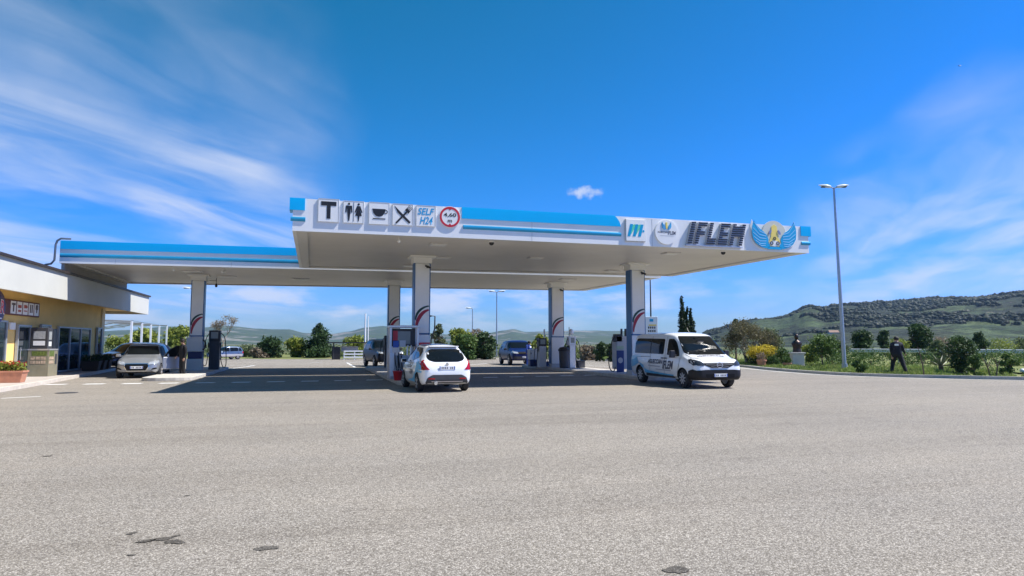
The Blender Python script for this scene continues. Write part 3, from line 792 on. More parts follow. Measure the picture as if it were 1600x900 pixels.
def wings(mb, ml, fc, cx, cz, out, S_, k=1., sides=(-1, 1)):
    """pair of raised wings, S_ = half width"""
    for sg in sides:
        base = [(.22, -.62), (.38, -.70), (.62, -.62), (.84, -.40), (.97, -.10), (1.0, .22), (.99, .55), (.90, .95), (.82, .70), (.66, .46), (.48, .28), (.36, .10), (.28, -.15), (.30, -.38), (.22, -.46)]
        pts = [(sg * x * S_, y * S_ * k) for x, y in base]
        if sg < 0: pts = pts[::-1]
        glyph(fc, cx, cz, out, mb, pts, .02)
        if ml is None: continue
        for j, (a0, a1, a2) in enumerate((((.40, .16), (.66, .30), (.90, .82)), ((.38, .02), (.68, .10), (.95, .48)), ((.38, -.12), (.66, -.10), (.96, .22)), ((.38, -.26), (.66, -.28), (.92, -.04)), ((.40, -.40), (.64, -.44), (.84, -.26)), ((.42, -.52), (.60, -.56), (.72, -.46)))):
            P = [a0, a1, a2]; tk = .022; pp = [(x * sg * S_, (y + tk) * S_ * k) for x, y in P] + [(x * sg * S_, (y - tk) * S_ * k) for x, y in P[::-1]]
            if sg > 0: pp = pp[::-1]
            glyph(fc, cx, cz, out + .018, ml, pp, .008)


s, z = FN.at(1041, 363, SP); t = thing('logo_sign', 'round white sign with small blue wings over the shop lettering, left of the striped letters', 'sign', FN.M @ Vector((s, 0, z)))
mb = MB(); glyph(FN, s, z, 0, mb, disc(0, 0, .45, 36), .06); cpart(mb, 'disc', SIGNBOX, t, smooth=40)
for sd in (-1, 1): mb = MB(); ml = MB(); wings(mb, ml, FN, s, z + .21, .06, .19, .9, (sd,)); wg = cpart(mb, 'wing', WB, t); ml.build('wing_feathers', WL, wg)
mb = MB(); glyph(FN, s, z + .21, .061, mb, [(-.035, -.08), (.035, -.08), (.03, .15), (-.03, .15)], .024); cpart(mb, 'crest_body', YB, t)
place_text(t, FN, s - .16, z + .0, .061, 'AGLIECCIAN', .40, .07, TXTG); place_text(t, FN, s + .21, z - .02, .061, 'IFLEM', .32, .13, TXTG, .2)
mb = MB(); mb.box((s + .02, .062, z - .125), (.56, .004, .012), M=FN.M); cpart(mb, 'underline', LGREY, t)
# IFLEM 3d letters
s0, z0 = FN.at(1074, 379, .12); s1, z1 = FN.at(1166, 351, .12)
t = thing('sign_lettering', 'large slanted IFLEM letters in black and silver slats on the canopy fascia', 'sign', FN.M @ Vector(((s0 + s1) / 2, 0, (z0 + z1) / 2)))
zA, zB = z0 - .02, z1 + .02; Ht = zB - zA; shr = .26; Wd = s1 - s0 - shr * Ht
LET = {'I': [(0, 1, 0, 1)], 'F': [(0, .40, 0, 1), (.40, 1, .76, 1), (.40, .90, .36, .58)], 'L': [(0, .40, 0, 1), (.40, 1, 0, .24)], 'E': [(0, .38, 0, 1), (.38, 1, .76, 1), (.38, .9, .38, .61), (.38, 1, 0, .24)],
       'M': [(0, .27, 0, 1), (.73, 1, 0, 1), (.27, .5, .42, .92), (.5, .73, .42, .92)]}
WID = {'I': .22, 'F': .46, 'L': .44, 'E': .48, 'M': .66}; GP = .13; tw = sum(WID.values()) + GP * 4; x = 0; NS = 10
for ch in 'IFLEM':
    w_ = WID[ch] / tw * Wd; mf = MB(); msl = MB()
    for k in range(NS):
        za, zb = k / NS, (k + .68) / NS; zm = (za + zb) / 2
        for (p0, p1, c_, d_) in LET[ch]:
            if c_ <= zm <= d_:
                dx = shr * zm * Ht; X0 = s0 + x + p0 * w_ + dx; X1 = s0 + x + p1 * w_ + dx
                mf.box(((X0 + X1) / 2, .124, zA + zm * Ht), (X1 - X0, .008, (zb - za) * Ht), M=FN.M)
                msl.box(((X0 + X1) / 2, .06, zA + zm * Ht), (X1 - X0 - .002, .118, (zb - za) * Ht * 1.25), M=FN.M)
    cpart(mf, 'letter_face', BLACK, t); cpart(msl, 'letter_body', SILVER, t)
    x += w_ + GP / tw * Wd
for k in range(2): mb = MB(); mb.box((s0 + Wd / 2, .05 + .02 * k, zA - .045 - .035 * k), (Wd + .1, .09, .018), M=FN.M); cpart(mb, 'base_rail', SILVER, t)
# winged emblem
s, z = FN.at(1210, 369.5, .07); t = thing('winged_emblem', 'large emblem of blue wings around a pale disc at the canopy right end', 'emblem', FN.M @ Vector((s, 0, z)))
mb = MB(); glyph(FN, s, z + .06, 0.0, mb, disc(0, .02, .53, 40), .06); cpart(mb, 'disc', mat('emblem_disc', (.60, .60, .52), .5, 0, .05), t, smooth=40)
for sd in (-1, 1):
    mb = MB(); ml = MB(); wings(mb, ml, FN, s, z - .02, .062, .98, .66, (sd,))
    glyph(FN, s, z, .062, mb, [(0, -.5), (.34, -.5), (.27, -.40), (0, -.40)] if sd > 0 else [(-.34, -.5), (0, -.5), (0, -.40), (-.27, -.40)], .02); wg = cpart(mb, 'wing', WB, t); ml.build('wing_feathers', WL, wg)
    mo = MB(); wings(mo, None, FN, s, z - .03, .0, 1.04, .665, (sd,)); mo2 = MB(); mo2.v = mo.v; mo2.f = mo.f; mo2.m = mo.m; cpart(mo2, 'backing_plate', WHITE, t)
    mb = MB(); an = .55 * sd; glyph(FN, s, z, .077, mb, [(sd * .20 + .10 * cos(q) * sin(an) * -1 + .045 * sin(q) * cos(an), .16 + .10 * cos(q) * cos(an) + .045 * sin(q) * sin(an)) for q in [2 * pi * k / 16 for k in range(16)]], .02); cpart(mb, 'crest_dot', mat('crest_grey', (.22, .25, .42), .4, .2, .1), t)
mb = MB(); glyph(FN, s, z, .062, mb, [(-.20, -.38), (.20, -.38), (.24, -.2), (.15, .0), (.13, .2), (.12, .38), (0, .46), (-.12, .38), (-.13, .2), (-.15, 0), (-.24, -.2)], .014); cpart(mb, 'crest_body', YB, t)
mb = MB(); glyph(FN, s, z, .0765, mb, disc(0, -.27, .25, 24, .11), .004); cpart(mb, 'crest_base', SIGNBOX, t)
for x_, z_, r_ in ((-.14, -.26, .075), (.14, -.26, .075), (0, -.08, .065)): mb = MB(); ring(mb, FN, s + x_, z + z_, .081, r_ * .6, r_, .01, 20); cpart(mb, 'crest_ring', PLASTIC, t)


# ------------------------------------------------------------------ soffit fittings
LAMPM = mat('lamp_lens', (.75, .74, .70), .3, 0, .03)
dl = [((685, 382), 'near the front edge over the white hatchback'), ((692, 402.5), 'just right of the front left pillar'), ((640, 415), 'just left of the front left pillar'), ((837, 403), 'over the gap between the front pillars'), ((956, 423), 'just left of the front right pillar'), ((1048, 396), 'between the right front pillar and the striped letters')]
for (u, v), wh in dl:
    P = ground_point(u, v, H0 + .04); t = thing('canopy_light', 'flat rectangular light under the front canopy, ' + wh, 'light', P, 0, 'lights under the canopies')
    mb = MB(); mb.box((0, 0, 0), (.62, .5, .05)); mb.build('housing', SILVER, t, bevel=.01); mb = MB(); mb.box((0, 0, -.03), (.5, .4, .02)); mb.build('lens', LAMPM, t)
for (u, v), wh in (((300, 424), 'above the leftmost pillar'), ((470, 436), 'behind the left end of the front one'), ((887, 436.5), 'between the two right pillars'), ((355, 432), 'right of the leftmost pillar')):
    P = ground_point(u, v, H0 + .04); t = thing('canopy_light', 'flat rectangular light under the rear canopy, ' + wh, 'light', P, 0, 'lights under the canopies')
    mb = MB(); mb.box((0, 0, 0), (.9, .5, .05)); mb.build('housing', SILVER, t, bevel=.01); mb = MB(); mb.box((0, 0, -.03), (.75, .4, .02)); mb.build('lens', LAMPM, t)
for (u, v), wh in (((768, 379), 'black dome camera under the front canopy edge near its middle'), ((1130, 394), 'black dome camera under the front canopy edge below the striped letters')):
    P = ground_point(u, v, H0 - .02); t = thing('dome_camera', wh, 'camera', P); mb = MB(); mb.lathe([(.10, 0), (.10, .06)], 16); mb.build('mount', WHITE, t, smooth=40)
    mb = MB(); mb.lathe([(.015, -.1), (.06, -.08), (.085, -.04), (.09, 0)], 16); mb.build('dome', BLACK, t, smooth=60)
for (u, v), wh, rz in (((623, 376), 'small white bullet camera under the front canopy below the SELF H24 sign', 0), ((270, 421), 'small white bullet camera under the rear canopy left of the leftmost pillar', .5), ((350, 424), 'small white bullet camera under the rear canopy right of the leftmost pillar', -.5)):
    P = ground_point(u, v, H0 - .04); t = thing('bullet_camera', wh, 'camera', P, rz); mb = MB(); mb.tube([(0, 0, .1), (0, 0, 0)], .02); mb.build('bracket', WHITE, t)
    mb = MB(); mb.tube([(0, .08, 0), (0, -.14, -.05)], .045, 12); mb.build('body', WHITE, t, smooth=40)
for (pcx, py, wh) in ((c2, 26.6, 'on the top of the front left pillar'), (c4, 26.3, 'on the top of the front right pillar'), (c3, 36.0, 'on the top of the rear right pillar')):
    t = thing('bullet_camera', 'black bullet camera ' + wh, 'camera', (pcx + .2, py - .05, 4.62)); mb = MB(); mb.box((0, 0, 0), (.08, .06, .1)); mb.build('bracket', PLASTIC, t)
    mb = MB(); mb.tube([(-.1, -.06, .04), (.1, -.16, -.06)], .04, 10); mb.build('body', BLACK, t, smooth=40)
P = ground_point(338, 443, 4.75); t = thing('hanging_lamp', 'small black lamp hanging under the rear canopy beside the leftmost pillar', 'lamp', P)
mb = MB(); mb.tube([(0, 0, .3), (0, 0, 0)], .012); mb.tube([(-.35, 0, .15), (0, 0, .15)], .012); mb.build('rod', BLACK, t); mb = MB(); mb.lathe([(.05, -.2), (.07, -.12), (.03, 0)], 12); mb.build('shade', BLACK, t, smooth=40)

# ------------------------------------------------------------------ pump islands
def island(x0, x1, y0, y1, label):
    pts = []
    for k in range(9): a = pi + pi * k / 8; pts.append(((x0 + x1) / 2 + (x1 - x0) / 2 * cos(a), y0 + .45 + .45 * sin(a)))
    for k in range(9): a = pi * k / 8; pts.append(((x0 + x1) / 2 + (x1 - x0) / 2 * cos(a), y1 - .45 + .45 * sin(a)))
    mb = MB(); mb.prism(pts, -.01, .14); o = mb.build('pump_island', CONC, bevel=.02); return tag(o, label, 'kerb island')


island(-6.6, -4.7, 29.6, 42.5, 'concrete pump island under the leftmost pillar, its near end sunlit')
island(3.0, 5.0, 24.0, 40.6, 'long concrete pump island between the jeep and the white hatchback')
island(13.0, 15.1, 24.6, 41.4, 'long concrete pump island between the blue SUV and the white van')


def hose(pts, par, r=.022, mt=RUBBER):
    mb = MB(); mb.tube([tuple(p) for p in catmull(pts, 6)], r, 7); return mb.build('hose', mt, par, smooth=60)


# pump A, a framed dispenser on the middle island facing the camera
t = thing('fuel_pump', 'tall grey framed fuel dispenser with red and blue panels beside the white hatchback', 'fuel pump', (3.42, 26.3, .14), .0)
mb = MB()
for x in (-.53, .53):
    for y in (-.28, .28): mb.box((x, y, 1.0), (.09, .08, 2.0))
mb.box((0, 0, 2.03), (1.2, .72, .09)); mb.build('frame', SILVER, t, bevel=.012)
mb = MB(); mb.box((0, 0, .45), (.96, .5, .9)); mb.build('cabinet', LGREY, t, bevel=.02)
mb = MB(); mb.box((0, .1, 1.6), (.94, .3, .7)); mb.build('display_head', PLASTIC, t, bevel=.02)
mb = MB(); mb.box((.02, -.06, 1.6), (.5, .012, .5)); mb.build('screen', mat('pump_screen', (.22, .24, .24), .15, 0, .1), t)
mb = MB(); mb.box((-.32, -.07, 1.68), (.18, .03, .38)); mb.build('red_panel', REDP, t)
mb = MB(); mb.box((-.30, -.09, 1.34), (.22, .03, .26)); mb.build('blue_panel', mat('panel_blue', (.04, .1, .4), .4, 0, .1), t)
mb = MB(); mb.box((-.04, -.09, 1.36), (.24, .03, .26)); mb.build('price_panel', LGREY, t)
mb = MB(); mb.box((-.46, -.31, .55), (.16, .03, .9)); mb.build('white_panel', WHITE, t)
for i, x in enumerate((-.34, -.2, .3, .42)):
    hose([(x, -.2, 1.0), (x - .02, -.42, .75), (x + .05, -.45, .35), (x + .12, -.36, .3), (x + .1, -.3, .9)], t)
for x in (.12, .25):
    mb = MB(); mb.box((x, -.3, 1.05), (.05, .07, .3)); mb.tube([(x, -.3, 1.15), (x + .02, -.36, 1.3)], .02); mb.build('nozzle', WHITE, t)
t = thing('bin', 'dark navy rubbish bin between the tall dispenser and the white hatchback', 'bin', (3.98, 25.35, .14)); mb = MB(); mb.lathe([(.2, 0), (.24, .05), (.27, .8)], 20); mb.build('body', NAVY, t, smooth=40)
mb = MB(); mb.lathe([(.28, .8), (.28, .86), (.18, .98), (.05, 1.0)], 20); mb.build('lid', NAVY, t, smooth=40)
t = thing('paper_dispenser', 'red wall cabinet on a post beside the front left pillar', 'dispenser', (4.22, 26.0, .14)); mb = MB(); mb.box((0, 0, 1.18), (.42, .22, .46)); mb.build('box', REDP, t, bevel=.02)
mb = MB(); mb.tube([(0, 0, 0), (0, 0, .95)], .03); mb.build('post', STEEL, t)
def bucket(loc, label, mt=REDP):
    t = thing('bucket', label, 'bucket', loc); mb = MB(); mb.lathe([(.13, 0), (.18, .32), (.195, .33), (.19, .35), (.16, .35), (.12, .03)], 18); mb.build('body', mt, t, smooth=50)
    mb = MB(); mb.tube([(.18 * cos(a), .03, .34 + .18 * sin(a) * .6) for a in [pi * k / 8 for k in range(9)]], .008, 5); mb.build('handle', STEEL, t); return t
bucket((3.05, 24.9, .14), 'red bucket on the island kerb beneath the tall dispenser')
bucket((3.55, 24.7, .14), 'dark bucket on the island kerb between the red bucket and the hatchback', PLASTIC)

# payment terminal at the leftmost pillar
P = on_y(302, 585, 36.6); t = thing('payment_terminal', 'white self-service payment terminal in front of the leftmost pillar', 'terminal', (P.x, 36.7, .14))
mb = MB(); mb.box((0, 0, 1.32), (.74, .4, .72)); mb.build('head', CREAMW, t, bevel=.03)
mb = MB(); mb.box((.03, .02, .78), (.64, .34, .36)); mb.build('screen_panel', NAVY, t, bevel=.01)
mb = MB(); mb.box((.02, 0, .3), (.70, .4, .60)); mb.build('base', CREAMW, t, bevel=.02)
hose([(.38, -.1, 1.55), (.5, -.15, 1.45), (.52, -.15, 1.2), (.4, -.1, 1.05)], t, .035)


def slim_pump(x, y, label, body=LGREY, panel=PLASTIC, h=1.95, rz=0, w=.5, d=.45):
    t = thing('fuel_pump', label, 'fuel pump', (x, y, .14), rz)
    mb = MB(); mb.box((0, 0, h * .36), (w, d, h * .72)); mb.build('cabinet', body, t, bevel=.02)
    mb = MB(); mb.box((0, 0, h * .82), (w + .06, d, h * .28)); mb.build('display_head', panel, t, bevel=.025)
    mb = MB(); mb.box((0, -d / 2 - .004, h * .84), (w * .7, .012, h * .16)); mb.build('screen', mat('pump_screen'), t)
    for sg in (-1, 1): mb = MB(); mb.box((sg * (w / 2 + .05), -.05, h * .6), (.06, .14, .28)); mb.build('nozzle', BLACK, t, bevel=.01)
    hose([(w / 2 + .02, 0, h * .9), (w / 2 + .25, -.1, h * .75), (w / 2 + .35, -.15, .35), (w / 2 + .22, -.1, .12), (w / 2 + .08, -.08, .5), (w / 2 + .05, -.06, h * .55)], t)
    hose([(-w / 2 - .02, 0, h * .9), (-w / 2 - .2, -.1, h * .7), (-w / 2 - .28, -.1, .35), (-w / 2 - .12, -.08, .3), (-w / 2 - .05, -.06, h * .55)], t, .02)
    return t


slim_pump(-5.0, 38.3, 'dark slim fuel dispenser with looped hose right of the leftmost pillar', PLASTIC, BLACK, 2.15)
tp = slim_pump(12.75, 36.4, 'grey fuel dispenser with black head left of the rear right pillar', LGREY, BLACK, 1.75, 0, .42)
for x in (.05,): mb = MB(); mb.tube([(x + .12, 0, 1.7), (x + .12, 0, 2.2)], .05); mb.build('vapour_post', SILVER, tp)
t = slim_pump(14.0, 34.9, 'slim silver fuel dispenser between the rear right pillar and the van', SILVER, SILVER, 1.85, 0, .34)
mb = MB(); mb.tube([(-.12, 0, 1.7), (-.12, 0, 2.3)], .02); mb.build('antenna', PLASTIC, t)
mb = MB(); mb.lathe([(.06, 1.85), (.15, 1.95), (.13, 2.1), (.03, 2.2)], 12); mb.build('beacon', WHITE, t, smooth=40)
t = thing('bin', 'black rubbish bin with domed lid left of the slim silver dispenser', 'bin', (13.45, 34.6, .14)); mb = MB(); mb.lathe([(.22, 0), (.26, .04), (.29, .95)], 20); mb.build('body', PLASTIC, t, smooth=40)
mb = MB(); mb.lathe([(.33, .95), (.34, 1.02), (.25, 1.15), (.05, 1.2)], 20); mb.build('lid', BLACK, t, smooth=40)
t = thing('crate', 'small black crate on the island right of the slim silver dispenser', 'crate', (14.55, 34.9, .14)); mb = MB(); mb.box((0, 0, .2), (.42, .4, .38)); mb.build('body', PLASTIC, t, bevel=.02)
mb = MB(); mb.box((0, 0, .4), (.46, .44, .05)); mb.build('rim', BLACK, t)
# white cabinet and blue drum near the blue suv
P = on_y(834, 575, 38.0); t = thing('service_cabinet', 'white metal cabinet on dark blue feet in front of the blue SUV', 'cabinet', (P.x, 38.0, .14)); mb = MB(); mb.box((0, 0, .72), (.66, .45, .62)); mb.build('cabinet', CREAMW, t, bevel=.02)
mb = MB(); mb.box((0, 0, .2), (.6, .4, .4)); mb.build('base', NAVY, t); mb = MB(); mb.box((-.24, -.235, .78), (.04, .02, .1)); mb.build('handle', BLACK, t)
t = thing('cable_roll', 'coiled navy hose lying on the island beside the white cabinet', 'hose', (P.x + .55, 37.5, .14)); mb = MB()
for k in range(4): mb.tube([(.3 * cos(a), .3 * sin(a), .05 + .07 * k) for a in [2 * pi * j / 16 for j in range(17)]], .04, 6)
mb.build('coil', NAVY, t, smooth=60)
# dispenser left of the van, blue lower door with round mark
P = on_y(968, 586, 27.9); t = thing('fuel_pump', 'tall fuel dispenser with twin pipes and blue door beside the van rear', 'fuel pump', (P.x, 27.9, .14))
mb = MB(); mb.box((.06, 0, .95), (.62, .5, 1.5)); mb.build('cabinet', LGREY, t, bevel=.02)
mb = MB(); mb.box((-.08, -.262, .55), (.36, .03, 1.0)); dr = mb.build('blue_door', mat('door_blue', (.02, .05, .2), .4, 0, .1), t)
mb = MB(); mb.add([(-.08 + .12 * cos(a), -.285, .6 + .13 * sin(a)) for a in [2 * pi * k / 20 for k in range(20)]] + [(-.08 + .12 * cos(a), -.278, .6 + .13 * sin(a)) for a in [2 * pi * k / 20 for k in range(20)]], [list(range(20)), list(range(20, 40))] + [(i, (i + 1) % 20, 20 + (i + 1) % 20, 20 + i) for i in range(20)]); mb.build('round_mark', LGREY, dr)
mb = MB(); mb.box((-.08, -.264, 1.18), (.36, .02, .16)); mb.build('green_panel', mat('pale_green', (.4, .52, .38), .5), t)
mb = MB(); mb.box((-.12, -.1, 1.62), (.34, .3, .36)); mb.build('display_head', PLASTIC, t, bevel=.02)
for x in (.08, .28):
    mb = MB(); mb.tube([(x, -.1, 1.4), (x, -.1, 2.05)], .05, 10); mb.build('vapour_pipe', PLASTIC, t, smooth=40)
hose([(-.28, -.1, 1.7), (-.45, -.15, 1.4), (-.62, -.2, .7), (-.58, -.2, .25), (-.4, -.2, .1), (-.3, -.2, .3)], t)
t = slim_pump(4.2, 38.6, 'dark fuel dispenser far along the middle island behind the tall framed one', PLASTIC, BLACK, 1.9)

# ------------------------------------------------------------------ service building
XF = -10.35; XW = -11.6
b = thing('service_building', 'low ochre shop building with overhanging white fascia roof at the left edge', 'building', (XW, 30, 0))
mb = MB(); mb.box((XW - 6, 27.6 - 8.5 + 4.1, 1.8), (12, 40.2, 3.58)); cpart(mb, 'wall', YWALL, b)
BY0, BY1 = 10.0, 48.1
mb = MB(); mb.box((XF - .06, (BY0 + BY1) / 2, 3.97), (.12, BY1 - BY0, 1.14)); mb.box((XF - 6.5, BY1 - .06, 3.97), (12.7, .12, 1.14)); cpart(mb, 'fascia', FASC, b)
mb = MB(); mb.box((XF - 6.5, (BY0 + BY1) / 2, 3.62), (12.7, BY1 - BY0 - .3, .07)); cpart(mb, 'soffit', YSOFF, b)
mb = MB(); mb.box((XF - 6.5, (BY0 + BY1) / 2, 4.58), (13.2, BY1 - BY0 + .12, .09)); cpart(mb, 'roof_flashing', DKTRIM, b)
WCREAM = mat('pale_corner_post', (.80, .68, .42), .7, 0, .05)
mb = MB(); mb.box((XW + .03, 42.95, 1.75), (.1, .5, 3.48)); cpart(mb, 'corner_post', WCREAM, b)
mb = MB(); mb.box((XW + .02, 36.5, .27), (.06, 12.4, .5)); mb.box((XW + .02, 20.1, .27), (.06, 20.2, .5)); cpart(mb, 'plinth', mat('stone_plinth', (.25, .2, .17), .8, 0, .2, 6), b)
ALU = mat('grey_aluminium', (.38, .42, .46), .4, .3, .06)


def shopwin(y0, y1, z0, z1, n, name='window', interior=True):
    mb = MB(); f = .07; X = XW + .08
    mb.box((X, (y0 + y1) / 2, z1 - f / 2), (.1, y1 - y0, f)); mb.box((X, (y0 + y1) / 2, z0 + f / 2), (.1, y1 - y0, f))
    for k in range(n + 1): yy = y0 + (y1 - y0) * k / n; mb.box((X, min(max(yy, y0 + f / 2), y1 - f / 2), (z0 + z1) / 2), (.097, f, z1 - z0 - 2 * f))
    o = cpart(mb, name, ALU, b)
    mb = MB(); mb.box((X - .01, (y0 + y1) / 2, (z0 + z1) / 2), (.03, y1 - y0 - .1, z1 - z0 - .1)); mb.build('pane', GLASS, o)
    return o


shopwin(36.0, 40.7, .16, 2.32, 3); shopwin(41.85, 42.7, .16, 2.4, 1); shopwin(33.9, 35.0, 1.0, 2.35, 1)
d = shopwin(31.5, 32.8, .13, 2.28, 1, 'door'); mb = MB(); mb.box((XW + .17, 31.7, 1.1), (.04, .04, .5)); mb.build('handle', CHROME, d)
d = shopwin(28.6, 30.5, .13, 2.4, 1, 'door')
mb = MB(); mb.box((XW + .06, 31.05, 2.2), (.06, .5, .28)); cpart(mb, 'notice_panel', SIGNBOX, b)
# wall signs
t = thing('shop_sign', 'round blue sign with big red letters BAR on the ochre shop wall', 'sign', (XW + .12, 29.3, 2.88))
mb = MB(); mb.lathe([(.60, 0), (.62, .02), (.62, .1), (.58, .12)], 36, Matrix.Rotation(pi / 2, 4, 'Y')); mb.build('disc', mat('sign_royal_blue', (.01, .03, .2), .35, 0, .1), t, smooth=40)
RT = Matrix(((0, 0, 1, .125), (1, 0, 0, 0), (0, 1, 0, 0), (0, 0, 0, 1)))


def wall_text(par, body, w, h, mt, dy, dz, out, bold=.03):
    me = fit_text(text_mesh(body, 1, 0, bold, 0), w, h); me.transform(Matrix(((0, 0, 1, out), (1, 0, 0, dy), (0, 1, 0, dz), (0, 0, 0, 1)))); me.materials.clear(); me.materials.append(mt); return finish('lettering', me, par)


wall_text(t, 'BAR', 1.06, .56, SIGNBOX, 0, .02, .124, .06); wall_text(t, 'BAR', 1.0, .5, mat('neon_red', (.6, .01, .02), .3, 0, .05), 0, .02, .128, .02)
mb = MB(); mb.box((.127, .05, -.42), (.004, .5, .05)); mb.build('white_line', SIGNBOX, t)
P0, P1 = 30.05, 33.65; t = thing('pictogram_banner', 'long dark brown banner with five service symbols beside the round BAR sign', 'sign', (XW + .06, (P0 + P1) / 2, 2.95))
mb = MB(); mb.box((0, 0, 0), (.06, P1 - P0, .62)); mb.build('board', mat('banner_brown', (.13, .035, .035), .5, 0, .1), t, bevel=.03)
for k in range(5):
    y = .95 - .58 * (4 - k) + .45; mb = MB(); mb.box((.04, y, 0), (.02, .46, .50)); q_ = mb.build('symbol_panel', SIGNBOX, t)
    mb = MB(); X = .055
    if k == 0: mb.box((X, y, .13), (.012, .3, .08)); mb.box((X, y, -.04), (.012, .09, .26))
    elif k == 1: mb.box((X, y, .06), (.012, .3, .12)); mb.box((X, y, -.12), (.012, .24, .08))
    elif k == 2: mb.box((X, y - .02, .08), (.012, .26, .13)); mb.box((X, y, -.1), (.012, .3, .04)); mb.box((X, y + .14, .08), (.012, .05, .06))
    elif k == 3: mb.box((X, y - .09, .02), (.012, .07, .34)); mb.box((X, y + .08, .02), (.012, .07, .34))
    else: mb.box((X, y, .05), (.012, .06, .36)); mb.box((X, y - .1, .1), (.012, .04, .2)); mb.box((X, y + .1, .1), (.012, .04, .2))
    mb.build('symbol', mat('symbol_dark', (.08, .05, .05), .5) if k in (0, 3, 4) else mat('symbol_red', (.4, .06, .03), .5), q_)
# pipe joining the roof to the rear canopy
t = MB(); t.tube([(-11.4, 33.3, 4.64), (-11.2, 33.05, 4.92), (-10.98, 33, 4.96), (-10.86, 33, 5.12), (-10.84, 32.99, 5.8), (-10.79, 33, 5.98), (-10.66, 33, 6.08), (-10.3, 33.1, 6.09)], .045, 10)
tag(t.build('drain_pipe', mat('dull_pipe', (.16, .19, .24), .35, .5, .1), smooth=60), 'bent grey pipe from the shop roof up to the left end of the rear canopy', 'pipe')
# pavement in front of the building
pk = [(-9.0, 8), (-9.15, 22), (-9.3, 26), (-9.5, 29), (-9.75, 32), (-10.0, 35), (-10.25, 38), (-10.6, 42), (-11.0, 44), (-11.5, 45.5)]
strip(pk, 0, -.14, -.02, .13, 'kerb', mat('pale_kerb', (.55, .50, .44), .85, 0, .12, 4))
strip(pk, -.14, -2.6, -.02, .115, 'pavement', mat('paving', (.42, .38, .34), .85, 0, .12, 2.5))


def planter_flowers(loc, w, d, h, label, mt, leaf, fl=None, n=900, plant_h=.3, seed=1, name='flower_planter'):
    t = thing(name, label, 'planter', loc); mb = MB()
    mb.add([(x * w / 2 * k, y * d / 2 * k, z) for z, k in ((0, .84), (h * .86, 1), (h * .86, 1.05), (h, 1.05), (h, .93), (h - .05, .92)) for x, y in ((-1, -1), (1, -1), (1, 1), (-1, 1))],
           [(0, 3, 2, 1)] + [(4 * i + j, 4 * i + (j + 1) % 4, 4 * i + 4 + (j + 1) % 4, 4 * i + 4 + j) for i in range(5) for j in range(4)] + [(20, 21, 22, 23)])
    mb.build('trough', mt, t)
    cl = [((w * .4 * random.uniform(-1, 1), d * .3 * random.uniform(-1, 1), h + plant_h * .4), (w * .2, d * .4, plant_h * .55)) for _ in range(7)]
    clump_leaves('foliage', cl, n, .045, leaf, t, seed=seed)
    if fl: fl_ = clump_leaves('flowers', [((c[0][0], c[0][1], c[0][2] + plant_h * .35), (c[1][0], c[1][1], .08)) for c in cl[:5]], 160, .035, fl, t, seed=seed + 1); fl_['kind'] = 'stuff'
    return t


planter_flowers((-10.35, 27.9, .12), .95, .5, .42, 'terracotta planter with green leaves and red flowers at the left edge', TERRA, L_YG, L_RED, 1300, .32)
DARKWOOD = mat('dark_wood', (.05, .032, .022), .7, 0, .2, 8)
for i, (y, lab) in enumerate(((38.4, 'dark wooden planter with low plants near the glass shopfront'), (39.8, 'dark wooden planter nearer the parked black car'), (41.2, 'dark wooden planter at the building corner'))):
    planter_flowers((-10.75 + i * -.12, y, .12), .8, .5, .5, lab, DARKWOOD, L_DARK, None, 500, .35, 5 + i)
# vending cabinet
t = thing('display_cabinet', 'tall olive grey vending cabinet with dark upper boxes standing beside the shop door', 'vending cabinet', (-11.12, 33.15, .115)); t.scale = (.78, .5, .97)
OL = mat('olive_cabinet', (.24, .22, .15), .5, 0, .12, 4)
mb = MB(); mb.box((0, 0, .58), (1.0, 2.1, 1.16)); mb.build('body', OL, t, bevel=.02)
mb = MB(); mb.box((0, -.5, 1.66), (.8, 1.05, .95)); mb.build('upper_box', PLASTIC, t, bevel=.03); mb = MB(); mb.box((0, .58, 1.64), (.8, .95, .9)); mb.build('upper_box', BLACK, t, bevel=.03)
mb = MB(); mb.box((0, 0, 1.17), (1.04, 2.14, .06)); mb.build('shelf', SILVER, t)
mb = MB(); mb.box((.402, -.5, 1.78), (.02, .6, .36)); mb.build('screen', mat('cab_screen', (.35, .36, .36), .2, 0, .2, 9), t); mb = MB(); mb.box((.402, -.5, 1.42), (.02, .6, .2)); mb.build('notice', SIGNBOX, t)
for side in (0,):
    mb = MB(); mb.box((.505, -.45, 1.0), (.02, 1.0, .26)); mb.build('goods_picture', mat('goods_green', (.12, .16, .03), .5, 0, .6, 14), t)
    mb = MB()
    for k in range(5):
        for z in (.62, .8): mb.box((.505, -.9 + k * .21, z), (.03, .16, .13))
    mb.build('goods', mat('goods_pale', (.5, .38, .27), .6, 0, .5, 7), t)
    mb = MB(); mb.box((.505, .55, .75), (.02, .36, .45)); mb.build('poster', PLASTIC, t)
    # side facing the camera
    mb = MB(); mb.box((.05, -1.055, 1.0), (.7, .02, .2)); mb.build('goods_picture', mat('goods_green'), t)
    mb = MB(); mb.box((0, -.51 - .525, 1.8), (.55, .02, .34)); mb.build('screen', mat('cab_screen'), t)
    mb = MB(); mb.box((0, -1.04, 1.45), (.55, .02, .2)); mb.build('notice', SIGNBOX, t)
    mb = MB()
    for k in range(3):
        for z in (.62, .8): mb.box((-.25 + k * .25, -1.055, z), (.2, .03, .13))
    mb.build('goods', mat('goods_pale'), t)


